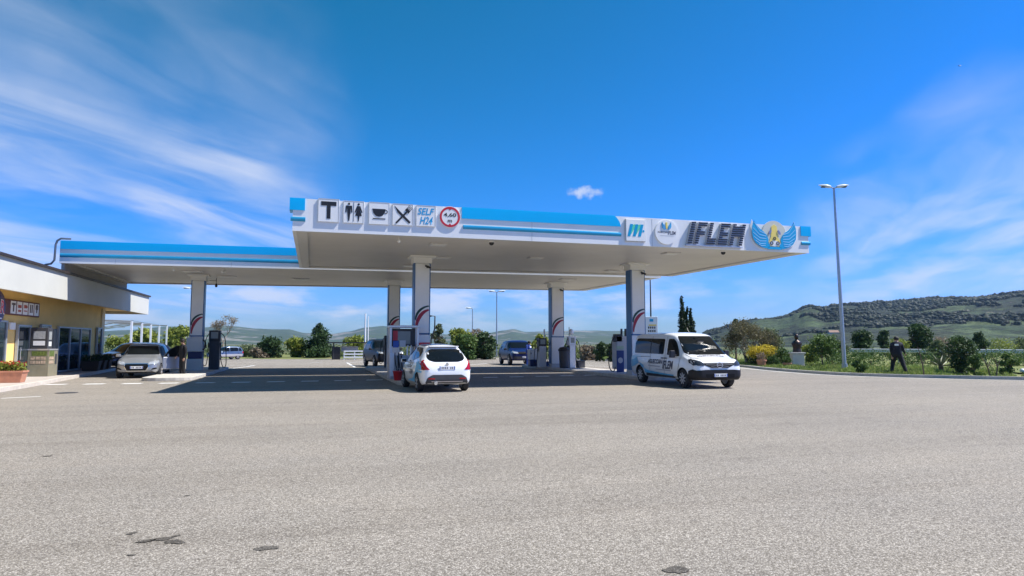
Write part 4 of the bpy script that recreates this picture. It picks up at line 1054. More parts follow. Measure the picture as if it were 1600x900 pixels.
# ------------------------------------------------------------------ vehicles
def pchip(xs, ys, x):
    n = len(xs)
    if x <= xs[0]: return ys[0]
    if x >= xs[-1]: return ys[-1]
    h = [xs[i + 1] - xs[i] for i in range(n - 1)]; d = [(ys[i + 1] - ys[i]) / h[i] for i in range(n - 1)]

    def sl_(i):
        if i == 0: return d[0]
        if i == n - 1: return d[-1]
        if d[i - 1] * d[i] <= 0: return 0
        w1 = 2 * h[i] + h[i - 1]; w2 = h[i] + 2 * h[i - 1]; return (w1 + w2) / (w1 / d[i - 1] + w2 / d[i])
    for i in range(n - 1):
        if x <= xs[i + 1]:
            t = (x - xs[i]) / h[i]
            return (2 * t ** 3 - 3 * t * t + 1) * ys[i] + (t ** 3 - 2 * t * t + t) * h[i] * sl_(i) + (-2 * t ** 3 + 3 * t * t) * ys[i + 1] + (t ** 3 - t * t) * h[i] * sl_(i + 1)


def round_poly(P, r=.04, k=4):
    out = []; n = len(P)
    for i in range(n):
        a, b, c = Vector(P[i - 1]), Vector(P[i]), Vector(P[(i + 1) % n])
        u = (a - b); v = (c - b); q = min(r, u.length * .45, v.length * .45); p0 = b + u.normalized() * q; p1 = b + v.normalized() * q
        for j in range(k + 1): t = j / k; out.append(tuple(p0 * (1 - t) ** 2 + b * 2 * t * (1 - t) + p1 * t * t))
    return out


class Car:
    def __init__(s, name, label, cat, st, L, wb0, wb1, track, wr, paint, loc, rz, scale=1., group=None):
        """st rows: x, zbottom, zbelt, ztop, half width at belt, half width at roof edge. x forward. wb0/wb1 rear/front axle x"""
        s.root = thing(name, label, cat, loc, rz, group); s.root.scale = (scale,) * 3
        s.wb = (wb0, wb1); s.track = track; s.wr = wr; s.L = L; s.paint = paint
        xs = [r[0] for r in st]; cols = list(zip(*st)); X = []; x = xs[0]
        while x < xs[-1] - 1e-6:
            X.append(x); e = min(x - xs[0], xs[-1] - x); x += .02 if e < .2 else .05
        X.append(xs[-1]); s.st = st
        vs = []; fs = []; m = None
        for x in X:
            zb, zs, zt, Wd, Wr = [pchip(xs, cols[i], x) for i in range(1, 6)]
            h = zs - zb; g = max(zt - zs, .004)
            cp = [(0, zb), (.78 * Wd, zb), (.92 * Wd, zb + .03), (.985 * Wd, zb + .20 * h), (1.0 * Wd, zb + .42 * h), (.995 * Wd, zb + .66 * h), (.975 * Wd, zb + .86 * h), (.95 * Wd, zs)]
            B = .95 * Wd
            cp += [(B + (Wr - B) * .30, zs + .30 * g), (B + (Wr - B) * .62, zs + .60 * g), (Wr, zs + .84 * g), (Wr * .91, zs + .955 * g), (Wr * .70, zt), (Wr * .35, zt + .018), (0, zt + .024)]
            half = []
            for i in range(len(cp) - 1):
                p0, p1, p2, p3 = [Vector(cp[max(0, min(len(cp) - 1, j))]) for j in (i - 1, i, i + 1, i + 2)]
                kk = 1 if i in (0,) else 2
                for t in range(kk):
                    t /= kk; half.append(.5 * ((2 * p1) + (p2 - p0) * t + (2 * p0 - 5 * p1 + 4 * p2 - p3) * t * t + (3 * p1 - p0 - 3 * p2 + p3) * t ** 3))
            half.append(Vector(cp[-1]))
            ringp = [(x, p.x, p.y) for p in half] + [(x, -p.x, p.y) for p in half[-2:0:-1]]
            m = len(ringp); vs += ringp
        for i in range(len(X) - 1):
            for k in range(m): fs.append((i * m + k, i * m + (k + 1) % m, (i + 1) * m + (k + 1) % m, (i + 1) * m + k))
        fs.append(list(range(m))[::-1]); fs.append([(len(X) - 1) * m + k for k in range(m)])
        me = bpy.data.meshes.new('body'); me.from_pydata(vs, [], fs)
        bm = bmesh.new(); bm.from_mesh(me); bmesh.ops.recalc_face_normals(bm, faces=bm.faces); s.bvh = BVHTree.FromBMesh(bm); bm.to_mesh(me); bm.free()
        me.materials.append(paint); me.materials.append(BLACK)
        me.polygons.foreach_set('material_index', [0] * len(me.polygons))
        o = bpy.data.objects.new('body', me); COL.objects.link(o)
        # wheel wells
        mb = MB()
        for wx in s.wb:
            for sg in (-1, 1):
                mb.lathe([(wr + .055, -.17), (wr + .055, .17)], 28, Matrix.Translation((wx, sg * (track / 2 + .06), wr)) @ Matrix.Rotation(pi / 2, 4, 'X'))
        c = mb.build('cutter', [paint, BLACK]); c.data.polygons.foreach_set('material_index', [1] * len(c.data.polygons))
        bo = o.modifiers.new('b', 'BOOLEAN'); bo.object = c; bo.operation = 'DIFFERENCE'; bo.solver = 'EXACT'
        dg = bpy.context.evaluated_depsgraph_get(); dg.update(); me2 = bpy.data.meshes.new_from_object(o.evaluated_get(dg))
        bpy.data.objects.remove(o); bpy.data.objects.remove(c)
        s.body = finish('body', me2, s.root, 0, 38)

    def cast(s, plane, a, b, side=1):
        if plane == 'side': o, d = Vector((a, 3 * side, b)), Vector((0, -side, 0))
        elif plane == 'front': o, d = Vector((6, a, b)), Vector((-1, 0, 0))
        elif plane == 'rear': o, d = Vector((-6, a, b)), Vector((1, 0, 0))
        else: o, d = Vector((a, b, 4)), Vector((0, 0, -1))
        h = s.bvh.ray_cast(o, d); return h[0], h[1], d

    def project(s, me2d, plane, side, eps, thick=0):
        """drape a flat mesh (x,y = plane coordinates) over the body"""
        bm = bmesh.new(); bm.from_mesh(me2d); bad = []
        for v in bm.verts:
            p, n, d = s.cast(plane, v.co.x, v.co.y, side)
            if p is None: bad.append(v)
            else:
                if n.dot(d) > 0: n = -n
                v.co = p - d * eps + n * eps * .3
        bmesh.ops.delete(bm, geom=bad, context='VERTS'); me = bpy.data.meshes.new('p'); bm.to_mesh(me); bm.free(); return me

    def patch(s, name, poly, plane, mt, side=1, eps=.006, parent=None, step=.06, r=.04, smooth=True):
        if r: poly = round_poly(poly, r)
        bm = bmesh.new(); f = bm.faces.new([bm.verts.new((a, b, 0)) for a, b in poly])
        x0, x1 = min(p[0] for p in poly), max(p[0] for p in poly); y0, y1 = min(p[1] for p in poly), max(p[1] for p in poly)
        for ax, (l, h) in ((0, (x0, x1)), (1, (y0, y1))):
            k = l + step
            while k < h:
                co = [0, 0, 0]; no = [0, 0, 0]; co[ax] = k; no[ax] = 1
                bmesh.ops.bisect_plane(bm, geom=bm.faces[:] + bm.edges[:] + bm.verts[:], plane_co=co, plane_no=no); k += step
        bmesh.ops.triangulate(bm, faces=[f for f in bm.faces if len(f.verts) > 4])
        me = bpy.data.meshes.new(name); bm.to_mesh(me); bm.free(); me = s.project(me, plane, side, eps); me.name = name
        me.materials.append(mt); o = finish(name, me, parent or s.root, 0, 60 if smooth else None)
        return o

    def line(s, name, pts, w, plane, mt, side=1, eps=.005, parent=None):
        P = [Vector(p) for p in pts]; Lp = []; Rp = []
        for i, p in enumerate(P):
            t = (P[min(i + 1, len(P) - 1)] - P[max(i - 1, 0)]).normalized(); n = Vector((-t.y, t.x)) * w / 2; Lp.append(p + n); Rp.append(p - n)
        return s.patch(name, [tuple(p) for p in Lp + Rp[::-1]], plane, mt, side, eps, parent, .06, 0)

    def text(s, body, cx, cy, w, h, plane, mt, side=1, eps=.007, flip=False, rot=0., shear=0., name='lettering', bold=.02, parent=None):
        me = fit_text(text_mesh(body, 1, shear, bold), w, h)
        bm = bmesh.new(); bm.from_mesh(me)
        for v in bm.verts:
            x, y = v.co.x, v.co.y
            if flip: x = -x
            x, y = x * cos(rot) - y * sin(rot), x * sin(rot) + y * cos(rot); v.co = (cx + x, cy + y, 0)
        bm.to_mesh(me); bm.free(); me = s.project(me, plane, side, eps); me.materials.clear(); me.materials.append(mt); return finish(name, me, parent or s.root)

    def wheels(s, rim=SILVER, spokes=7, wd=.2, capr=.0):
        r = s.wr; base = None
        for wx in s.wb:
            for sg in (-1, 1):
                y = sg * (s.track / 2 + .015)
                if base is None:
                    mb = MB(); M = Matrix.Rotation(pi / 2, 4, 'X')
                    mb.lathe([(r * .62, -wd / 2), (r * .9, -wd / 2), (r * .98, -wd / 2 + .025), (r, -wd / 4), (r, wd / 4), (r * .98, wd / 2 - .025), (r * .9, wd / 2), (r * .62, wd / 2)], 32, M)
                    w = mb.build('wheel', RUBBER, s.root, smooth=35)
                    mb = MB(); mb.lathe([(r * .655, -wd / 2 - .004), (r * .60, -wd / 2 - .006), (r * .58, -wd / 2 + .03)], 32, M)   # outer at local -z after rot => +y
                    mb.lathe([(r * .17, -wd / 2 - .008), (r * .14, -wd / 2 - .014)], 16, M)
                    for k in range(spokes):
                        a = 2 * pi * k / spokes
                        mb.box((0, -wd / 2 + .0, r * .36), (r * .13, .03, r * .5), M=Matrix.Rotation(a, 4, 'Y'))
                        mb.v = mb.v
                    ri = mb.build('rim', rim, w, smooth=35)
                    mb = MB(); mb.lathe([(r * .6, -wd / 2 + .035), (r * .6, -wd / 2 + .045)], 24, M); hb = mb.build('brake_disc', PLASTIC, w)
                    base = (w, ri, hb)
                    # lathe about y: local -z goes to +y after rotation; flip to match the box side
                    ri.rotation_euler = (0, 0, 0)
                    cur = base
                else:
                    w = base[0].copy(); COL.objects.link(w); cur = [w]
                    for c in base[1:]: c2_ = c.copy(); COL.objects.link(c2_); c2_.parent = w; cur.append(c2_)
                w = cur[0]; w.location = (wx, y, r); w.rotation_euler = (0, 0, 0 if sg < 0 else pi)

    def mirror(s, x, z, y, mt, sz=(.12, .2, .14)):
        for sg in (-1, 1):
            mb = MB(); mb.box((x, sg * (y + sz[1] / 2 + .03), z), sz, taper=.85); mb.box((x + .01, sg * (y - .01), z - .04), (.07, .12, .05)); o = mb.build('mirror', mt, s.root, bevel=.03)
            mb = MB(); mb.box((x - sz[0] / 2 - .003, sg * (y + sz[1] / 2 + .03), z), (.006, sz[1] * .75, sz[2] * .7)); mb.build('mirror_glass', CARGLASS, o)

    def plate(s, plane, cz, y=0., w=.52, h=.11, text_='', blue=True):
        p, n, d = s.cast(plane, y, cz); sg = -1 if plane == 'front' else 1
        mb = MB(); X = p.x - sg * .018
        mb.box((X, y, cz), (.014, w, h)); o = mb.build('number_plate', SIGNBOX, s.root, bevel=.004)
        mb = MB()
        for e in (-1, 1): mb.box((X - sg * .008, y + e * (w / 2 - .02), cz), (.004, .032, h - .012))
        mb.build('plate_band', mat('panel_blue', (.04, .1, .4)), o)
        mb = MB(); k = 7
        for i in range(k):
            if i == 2: continue
            mb.box((X - sg * .008, y - w * .33 + i * w * .66 / (k - 1), cz), (.003, .028, h * .55))
        mb.build('plate_characters', TXTG, o)


HEAD = mat('headlight_lens', (.42, .45, .48), .08, .3, .25, 16); HEADDK = mat('headlight_dark', (.05, .055, .065), .06, .2, .3, 12)
TAIL = mat('tail_lamp_red', (.35, .005, .01), .12, 0, .15, 10)


def skeleton_car(c, hw, glass=CARGLASS): pass


# ---- white hatchback seen from behind
WP = mat('car_white', (.80, .81, .82), .22, 0, .02, 1.5, coat=.6)
L_ = 3.84
st = [(-1.92, .36, .62, .66, .55, .44), (-1.88, .30, .78, .83, .70, .56), (-1.80, .27, .90, .98, .78, .62), (-1.66, .25, .97, 1.14, .825, .60), (-1.45, .22, .99, 1.34, .84, .56), (-1.22, .20, .99, 1.455, .845, .555), (-.8, .19, .97, 1.50, .845, .57), (0, .19, .94, 1.515, .84, .58), (.45, .19, .92, 1.46, .838, .57), (.95, .20, .90, 1.14, .83, .60),
      (1.15, .20, .885, 1.0, .825, .63), (1.5, .22, .82, .90, .80, .62), (1.72, .25, .72, .79, .74, .58), (1.86, .29, .60, .66, .62, .5), (1.92, .34, .5, .56, .48, .4)]
A_ = ground_point(692, 613)
car = Car('hatchback', 'white hatchback with blue swoosh and dark lettering on its doors, seen from behind', 'car', st, L_, -1.22, 1.17, 1.46, .295, WP, (A_.x + .02, A_.y + 1.75, 0), pi / 2 + .05, .97)
car.wheels(SILVER, 7)
car.patch('rear_window', [(-.44, 1.37), (.44, 1.37), (.56, 1.31), (.63, 1.12), (.58, 1.02), (.40, .965), (-.40, .965), (-.58, 1.02), (-.63, 1.12), (-.56, 1.31)][::-1], 'rear', CARGLASS, eps=.006, r=.06)
car.patch('windscreen', [(-.58, 1.40), (.58, 1.40), (.70, .98), (-.70, .98)][::-1], 'front', CARGLASS, r=.05)
for sg in (-1, 1):
    k = -1 if sg > 0 else 1
    d = car.patch('door', [(-.42, .30), (.80, .30), (.86, .60), (.84, .93), (.62, 1.2), (.36, 1.40), (-.42, 1.44)], 'side', WP, sg, .004, step=.08)
    car.line('door_seam', [(-.45, .29), (-.45, 1.44)], .014, 'side', BLACK, sg, .005, d); car.line('door_seam', [(.82, .30), (.88, .60), (.86, .93)], .014, 'side', BLACK, sg, .005, d)
    d2 = car.patch('door', [(-1.05, .62), (-.9, .30), (-.47, .30), (-.47, 1.44), (-1.05, 1.40)], 'side', WP, sg, .004, step=.08); car.line('door_seam', [(-1.08, 1.1), (-1.06, .68), (-.92, .42)], .012, 'side', BLACK, sg, .005, d2)
    car.patch('side_window', [(-.38, .98), (.78, .95), (.50, 1.25), (.30, 1.40), (-.38, 1.43)], 'side', CARGLASS, sg, .010, d, .06, .04)
    car.patch('side_window', [(-1.16, 1.12), (-.46, .99), (-.46, 1.43), (-1.0, 1.40), (-1.24, 1.26)], 'side', CARGLASS, sg, .010, d2, .06, .05)
    mb = MB(); mb.tube([(-.30, sg * .862, .88), (-.14, sg * .862, .885)], .014, 6); mb.build('handle', CHROME, d, smooth=60)
    # graphics
    car.patch('swoosh_graphic', [(-1.72, .86), (-1.2, 1.0), (-.95, .62), (-.55, .40), (.25, .34), (.25, .30), (-.9, .30), (-1.0, .55), (-1.3, .64), (-1.78, .62)], 'side', mat('decal_azure', (.10, .42, .70), .3, 0, .3, 3), sg, .012, None, .06, .05)
    car.text('AGLIECCIAN', .10, .80, .9, .10, 'side', TXTG, sg, .014, flip=(sg > 0), name='lettering'); car.text('IFLEM', -.28, .62, .52, .16, 'side', TXTG, sg, .014, flip=(sg > 0), shear=.2)
    car.patch('tail_lamp', [(sg * .80, 1.0), (sg * .74, .99), (sg * .66, .82), (sg * .56, .72), (sg * .80, .71), (sg * .83, .80)] if sg < 0 else [(sg * .80, 1.0), (sg * .83, .80), (sg * .80, .71), (sg * .56, .72), (sg * .66, .82), (sg * .74, .99)], 'rear', TAIL, 1, .010, None, .05, .03)
    car.patch('tail_lamp', [(-1.80, .70), (-1.50, .72), (-1.58, .86), (-1.66, 1.04), (-1.72, 1.02)], 'side', TAIL, sg, .010, None, .04, .03)
    car.patch('tail_lamp_base', [(-1.82, .68), (-1.50, .70), (-1.50, .72), (-1.82, .72)], 'side', WP, sg, .014, None, .05, 0)
car.patch('lower_bumper', [(-.70, .30), (-.64, .47), (-.48, .56), (.48, .56), (.64, .47), (.70, .30), (.62, .25), (-.62, .25)], 'rear', PLASTIC, 1, .008, None, .05, .04)
car.patch('diffuser_strip', [(-.50, .335), (.50, .335), (.52, .36), (-.52, .36)][::-1], 'rear', SILVER, 1, .012, None, .06, .01)
car.patch('reflector', [(-.62, .42), (-.40, .42), (-.40, .46), (-.60, .46)][::-1], 'rear', TAIL, 1, .013, None, .06, .01); car.patch('reflector', [(.40, .42), (.62, .42), (.60, .46), (.40, .46)][::-1], 'rear', TAIL, 1, .013, None, .06, .01)
mb = MB(); mb.tube([(-1.98, .38, .30), (-1.84, .38, .30)], .055, 14); mb.tube([(-1.985, .38, .30), (-1.975, .38, .30)], .04, 14); mb.build('exhaust', CHROME, car.root, smooth=50)
car.plate('rear', .775, 0, .52, .115); car.mirror(.62, .97, .80, WP)
mb = MB(); p, n, d = car.cast('rear', 0, .86); mb.lathe([(.055, 0), (.055, .012)], 20, Matrix.Translation((p.x - .004, 0, .885)) @ Matrix.Rotation(-pi / 2, 4, 'Y')); mb.build('badge', CHROME, car.root)
mb = MB(); mb.tube([(-1.60, 0, 1.12), (-1.69, .28, 1.08)], .012, 6); mb.tube([(-1.58, 0, 1.13), (-1.64, 0, 1.06)], .02, 6); mb.build('wiper', BLACK, car.root)
car.patch('roof_panel', [(.38, -.52), (.38, .52), (-1.0, .53), (-1.0, -.53)], 'top', mat('roof_black_gloss', (.012, .012, .014), .12, 0, .1), 1, .006, None, .1, .05)
mb = MB(); mb.box((-1.36, 0, 1.455), (.22, .98, .03)); mb.build('roof_spoiler', WP, car.root, bevel=.012)
mb = MB(); mb.tube([(-.95, 0, 1.50), (-1.12, 0, 1.60)], .008, 5); mb.build('antenna', BLACK, car.root)

# ---- white nine seat van, front three quarter
st = [(-2.48, .40, .70, .78, .78, .66), (-2.44, .34, .98, 1.10, .88, .72), (-2.40, .32, 1.10, 1.70, .93, .74), (-2.30, .30, 1.12, 1.86, .95, .76), (-2.0, .28, 1.12, 1.91, .96, .78), (-1.0, .27, 1.11, 1.925, .96, .79), (.2, .27, 1.09, 1.92, .96, .78), (.75, .27, 1.08, 1.86, .957, .76), (1.15, .27, 1.07, 1.62, .953, .735), (1.62, .27, 1.06, 1.235, .945, .74),
      (1.78, .27, 1.02, 1.13, .94, .76), (2.05, .27, .93, 1.04, .92, .76), (2.28, .28, .89, .995, .90, .76), (2.40, .30, .84, .93, .85, .72), (2.46, .32, .74, .84, .79, .68), (2.50, .35, .60, .70, .72, .60)]
VP = mat('van_white', (.78, .79, .80), .24, 0, .02, 1.5, coat=.6)
vr = thing  # noqa
fl = ground_point(1066, 606); 
HV = -pi / 2 - .03
van = Car('passenger_van', 'white passenger van with blue wave graphics and IFLEM lettering on its side', 'van', st, 4.96, -1.62, 1.655, 1.62, .325, VP, (13.08, 21.65, 0), HV, .985)
van.wheels(SILVER, 9, .21)
van.patch('windscreen', [(-.66, 1.80), (.66, 1.80), (.80, 1.20), (.70, 1.13), (-.70, 1.13), (-.80, 1.20)][::-1], 'front', CARGLASS, 1, .008, None, .06, .06)
GRILLE = mat('gloss_black_trim', (.008, .008, .009), .6, 0, .1, spec=.15)
van.patch('grille', [(-.56, .80), (-.30, .70), (.30, .70), (.56, .80), (.58, .88), (-.58, .88)], 'front', GRILLE, 1, .008, None, .05, .03)
for z, hw in ((.865, .56), (.815, .52), (.745, .34)):
    van.line('grille_bar', [(-hw, z + .0), (-.14, z - .015), (.14, z - .015), (hw, z)], .013, 'front', mat('bar_grey', (.22, .22, .23), .5, 0, .05), 1, .016)
p, n, d = van.cast('front', 0, .80); mb = MB(); mb.tube([(p.x + .03, .105 * cos(a), .80 + .09 * sin(a)) for a in [2 * pi * k / 24 for k in range(25)]], .012, 6); mb.box((p.x + .02, 0, .80), (.03, .26, .022)); mb.build('badge', SILVER, van.root, smooth=50)
BUMPB = mat('black_bumper', (.014, .014, .016), .5, 0, .1, 6, spec=.3)
van.patch('bumper', [(-.80, .30), (.80, .30), (.88, .42), (.86, .62), (.52, .645), (-.52, .645), (-.86, .62), (-.88, .42)], 'front', BUMPB, 1, .02, None, .06, .05)
for sg in (-1, 1): van.patch('bumper', [(2.02, .30), (2.5, .30), (2.5, .60), (2.30, .66), (2.06, .60)], 'side', BUMPB, sg, .018, None, .05, .02)
van.patch('air_intake', [(-.52, .36), (.52, .36), (.56, .50), (-.56, .50)][::-1], 'front', GRILLE, 1, .028, None, .05, .03)
van.plate('front', .46, .0, .50, .11)
for o_ in van.root.children:
    if o_.name.startswith('number_plate'): o_.location.x += .045
van.patch('bonnet', [(1.64, -.72), (2.30, -.62), (2.34, .0), (2.30, .62), (1.64, .72)], 'top', VP, 1, .005, None, .08, .05)
van.line('bonnet_seam', [(1.66, -.80), (2.1, -.74), (2.33, -.60)], .012, 'top', BLACK, 1, .005); van.line('bonnet_seam', [(1.66, .80), (2.1, .74), (2.33, .60)], .012, 'top', BLACK, 1, .005)
van.text('AGLIECCIAN IFLEM', 1.93, 0, 1.05, .13, 'top', TXTG, 1, .012, rot=pi / 2)
for sg in (-1, 1):
    van.patch('headlight', [(sg * .56, .78), (sg * .60, .90), (sg * .86, 1.0), (sg * .90, .86), (sg * .80, .78)] if sg < 0 else [(sg * .56, .78), (sg * .80, .78), (sg * .90, .86), (sg * .86, 1.0), (sg * .60, .90)], 'front', HEADDK, 1, .012, None, .04, .02)
    van.patch('headlight', [(1.98, .93), (2.30, .78), (2.42, .80), (2.30, .90), (2.02, 1.02)], 'side', HEADDK, sg, .012, None, .04, .02)
    van.patch('headlight_lens', [(2.10, .90), (2.28, .82), (2.26, .88), (2.12, .95)], 'side', HEAD, sg, .016, None, .04, .01)
    dd = van.patch('door', [(.42, .36), (1.28, .36), (1.40, .75), (1.46, 1.06), (1.30, 1.30), (1.05, 1.60), (.82, 1.76), (.42, 1.78)], 'side', VP, sg, .004, None, .08, .05)
    for ln_ in ([(.40, .36), (.40, 1.80)], [(1.29, .36), (1.42, .75), (1.50, 1.05)], [(.42, .355), (1.28, .355)]): van.line('door_seam', ln_, .014, 'side', BLACK, sg, .006, dd)
    van.patch('side_window', [(.52, 1.12), (1.42, 1.08), (1.28, 1.28), (1.02, 1.58), (.84, 1.70), (.52, 1.70)], 'side', CARGLASS, sg, .010, dd, .06, .05)
    sd = van.patch('sliding_door', [(-.70, .36), (.37, .36), (.37, 1.78), (-.70, 1.80)], 'side', VP, sg, .004, None, .08, .04)
    for ln_ in ([(-.73, .36), (-.73, 1.80)], [(-.70, .355), (.37, .355)], [(-2.3, 1.03), (-.73, 1.03)]): van.line('door_seam', ln_, .014, 'side', BLACK, sg, .006, sd)
    van.patch('side_window', [(-2.12, 1.16), (.28, 1.14), (.28, 1.70), (-2.0, 1.74), (-2.16, 1.60)], 'side', CARGLASS, sg, .010, sd, .08, .08)
    van.line('window_bar', [(-.78, 1.15), (-.78, 1.72)], .03, 'side', BLACK, sg, .016, sd)
    van.patch('side_trim', [(-1.05, .42), (1.05, .38), (1.15, .31), (-1.15, .31)], 'side', PLASTIC, sg, .012, None, .1, .02)
    for x in (.30, .54): mb = MB(); mb.tube([(x - .08, sg * .985, 1.0), (x + .08, sg * .985, 1.0)], .02, 6); mb.build('handle', BLACK, dd, smooth=60)
    van.patch('wave_graphic', [(-2.38, .95), (-1.9, 1.04), (-1.75, .85), (-1.4, .62), (-.9, .52), (.1, .46), (1.05, .42), (1.05, .38), (-1.15, .42), (-1.25, .70), (-1.62, .80), (-2.0, .66), (-2.3, .60), (-2.42, .66)], 'side', mat('decal_azure'), sg, .013, None, .05, .03)
    van.patch('wave_graphic', [(-2.38, 1.02), (-2.1, 1.06), (-1.5, 1.05), (-1.5, 1.02), (-1.9, 1.0), (-2.1, .92), (-2.38, .88)], 'side', mat('decal_pale', (.45, .70, .86), .3, 0, .1), sg, .015, None, .05, .02)
    van.text('AGLIECCIAN', -.32, .86, 1.15, .17, 'side', TXTG, sg, .013, flip=(sg > 0), shear=.15, bold=.04); van.text('IFLEM', .66, .76, .78, .30, 'side', TXTG, sg, .013, flip=(sg > 0), shear=.2, bold=.04)
    mb = MB()
    van.line('small_lettering', [(-.85, .70), (.10, .68)], .035, 'side', mat('decal_grey', (.35, .36, .42), .5, 0, .3, 40), sg, .013); van.line('small_lettering', [(-.25, .58), (.9, .56)], .035, 'side', mat('decal_grey'), sg, .014)
van.mirror(1.22, 1.16, .95, BLACK, (.14, .2, .26))
mb = MB(); mb.tube([(.55, 0, 1.93), (.40, 0, 2.10)], .008, 5); mb.build('antenna', BLACK, van.root)
for sg in (-1, 1): mb = MB(); mb.tube([(1.66, sg * .1, 1.19), (1.62, sg * .35, 1.24), (1.55, sg * .62, 1.27)], .011, 6); mb.build('wiper', BLACK, van.root)
sm = MB(); sm.box((1.22, .05, 1.60), (.04, .24, .07)); sm.build('inner_mirror', BLACK, van.root)


def generic(name, label, cat, paint, loc, rz, L, H, Wd, kind='hatch', wr=.30, scale=1., glass=CARGLASS, rimm=SILVER, lights=HEAD, front_text=True):
    h = L / 2; w = Wd / 2; bl = H * .60
    if kind == 'hatch':
        st = [(-h, .36, .6, .68, w * .72, w * .6), (-h + .06, .28, bl, H * .68, w * .9, w * .68), (-h + .3, .24, bl + .03, H * .90, w * .97, w * .70), (-h + .65, .21, bl + .03, H * .985, w, w * .72), (-.2, .20, bl, H, w, w * .74), (h * .12, .20, bl - .01, H * .985, w, w * .73), (h * .45, .20, bl - .03, H * .74, w * .99, w * .70), (h * .56, .2, bl - .05, H * .655, w * .985, w * .74),
              (h * .80, .23, bl - .12, H * .585, w * .95, w * .74), (h - .14, .26, bl - .24, H * .48, w * .88, w * .7), (h - .03, .28, bl - .33, H * .42, w * .76, w * .6), (h, .32, .46, .52, w * .62, w * .5)]
        ws = H * .93, H * .68
    else:
        st = [(-h, .45, .75, .82, w * .8, w * .62), (-h + .06, .38, bl, H * .70, w * .93, w * .70), (-h + .3, .33, bl + .03, H * .92, w * .98, w * .70), (-h + .7, .31, bl + .02, H * .985, w, w * .72), (-.3, .30, bl, H, w, w * .73), (h * .02, .30, bl, H * .975, w, w * .72), (h * .28, .30, bl, H * .76, w * .99, w * .72), (h * .38, .3, bl - .01, H * .66, w * .985, w * .80),
              (h * .80, .32, bl - .07, H * .595, w * .96, w * .78), (h - .12, .34, bl - .14, H * .54, w * .90, w * .72), (h - .03, .36, bl - .24, H * .47, w * .82, w * .64), (h, .42, .56, .62, w * .70, w * .58)]
        ws = H * .93, H * .69
    c = Car(name, label, cat, st, L, -h + L * .2, h - L * .195, Wd - .22, wr, paint, loc, rz, scale); c.wheels(rimm, 6)
    c.patch('windscreen', [(-w * .66, ws[0]), (w * .66, ws[0]), (w * .82, ws[1]), (-w * .82, ws[1])][::-1], 'front', glass, 1, .008, None, .07, .05)
    c.patch('rear_window', [(-w * .62, H * .92), (w * .62, H * .92), (w * .74, H * .70), (-w * .74, H * .70)], 'rear', glass, 1, .008, None, .07, .05)
    c.doors = {}
    for sg in (-1, 1):
        x1, x0, xm = (h * .42 if kind == 'hatch' else h * .36), -h + .85, -.18
        for nm, a, b in (('door', xm + .02, x1), ('door', x0, xm - .02)):
            c.doors[(sg, a > 0 or nm == 'x' or b == x1)] = c.patch('door', [(a, .30), (b, .30), (b + .02, bl), (b - .06, bl + .03), (a, bl + .03)], 'side', paint, sg, .004, None, .09, .03)
        D = c.doors.get((sg, True))
        for ln_ in ([(xm, .30), (xm, bl + .02)], [(x0 - .02, .5), (x0 - .02, bl)], [(x1 + .02, .3), (x1 + .03, bl)]): c.line('door_seam', ln_, .014, 'side', BLACK, sg, .005)
        c.patch('side_window', [(xm + .05, bl + .05), (x1 + .02, bl + .03), (h * (.22 if kind == 'hatch' else .13), H * .86), (xm + .18, H * .93), (xm + .05, H * .935)], 'side', glass, sg, .010, D, .07, .04)
        c.patch('side_window', [(x0 - .05, bl + .08), (xm - .05, bl + .05), (xm - .05, H * .935), (x0 + .1, H * .92), (x0 - .12, H * .86)], 'side', glass, sg, .010, None, .07, .04)
        if kind != 'hatch': c.patch('side_window', [(-h + .26, bl + .1), (x0 - .14, bl + .08), (x0 - .2, H * .87), (-h + .42, H * .88)], 'side', glass, sg, .010, None, .07, .04)
        zl = H * (.43 if kind == 'hatch' else .5)
        pl = [(sg * w * .50, zl - .06), (sg * w * .86, zl - .02), (sg * w * .84, zl + .10), (sg * w * .55, zl + .06)]
        c.patch('headlight', pl if sg > 0 else pl[::-1], 'front', lights, 1, .014, None, .04, .03)
        c.patch('headlight', [(h - .42, zl + .05), (h - .05, zl - .05), (h - .08, zl + .03), (h - .36, zl + .14)], 'side', lights, sg, .012, None, .04, .02)
        c.patch('tail_lamp', [(-h + .02, bl - .22), (-h + .24, bl - .2), (-h + .22, bl + .02), (-h + .04, bl + .0)], 'side', TAIL, sg, .012, None, .05, .02)
        c.line('handle', [(xm + .1, bl - .08), (xm + .28, bl - .08)], .03, 'side', BLACK, sg, .02)
    c.mirror(h * .33, bl + .08, w * .98, paint if kind == 'hatch' else BLACK)
    c.H, c.h, c.w, c.bl = H, h, w, bl
    return c


# ---- silver hatchback facing the camera, left front door open
SP_ = mat('car_silver', (.33, .345, .36), .28, .55, .04, 3, coat=.5)
P = ground_point(228, 592)
c = generic('hatchback', 'silver hatchback facing the camera with its driver door open beside the leftmost pillar', 'car', SP_, (P.x - .55, P.y + 2.3, 0), -pi / 2 + .03, 3.6, 1.50, 1.72, 'hatch', .30)
c.patch('grille', [(-.42, .62), (.42, .62), (.46, .52), (.36, .34), (-.36, .34), (-.46, .52)][::-1], 'front', GRILLE, 1, .012, None, .05, .05)
c.line('grille_rim', [(-.43, .63), (.43, .63), (.48, .52), (.37, .32), (-.37, .32), (-.48, .52), (-.43, .63)], .025, 'front', CHROME, 1, .016)
for sg in (-1, 1): c.patch('fog_lamp', [(sg * .56, .36), (sg * .76, .40), (sg * .76, .46), (sg * .62, .44)][::sg], 'front', GRILLE, 1, .012, None, .05, .02)
c.plate('front', .47, 0, .5, .11)
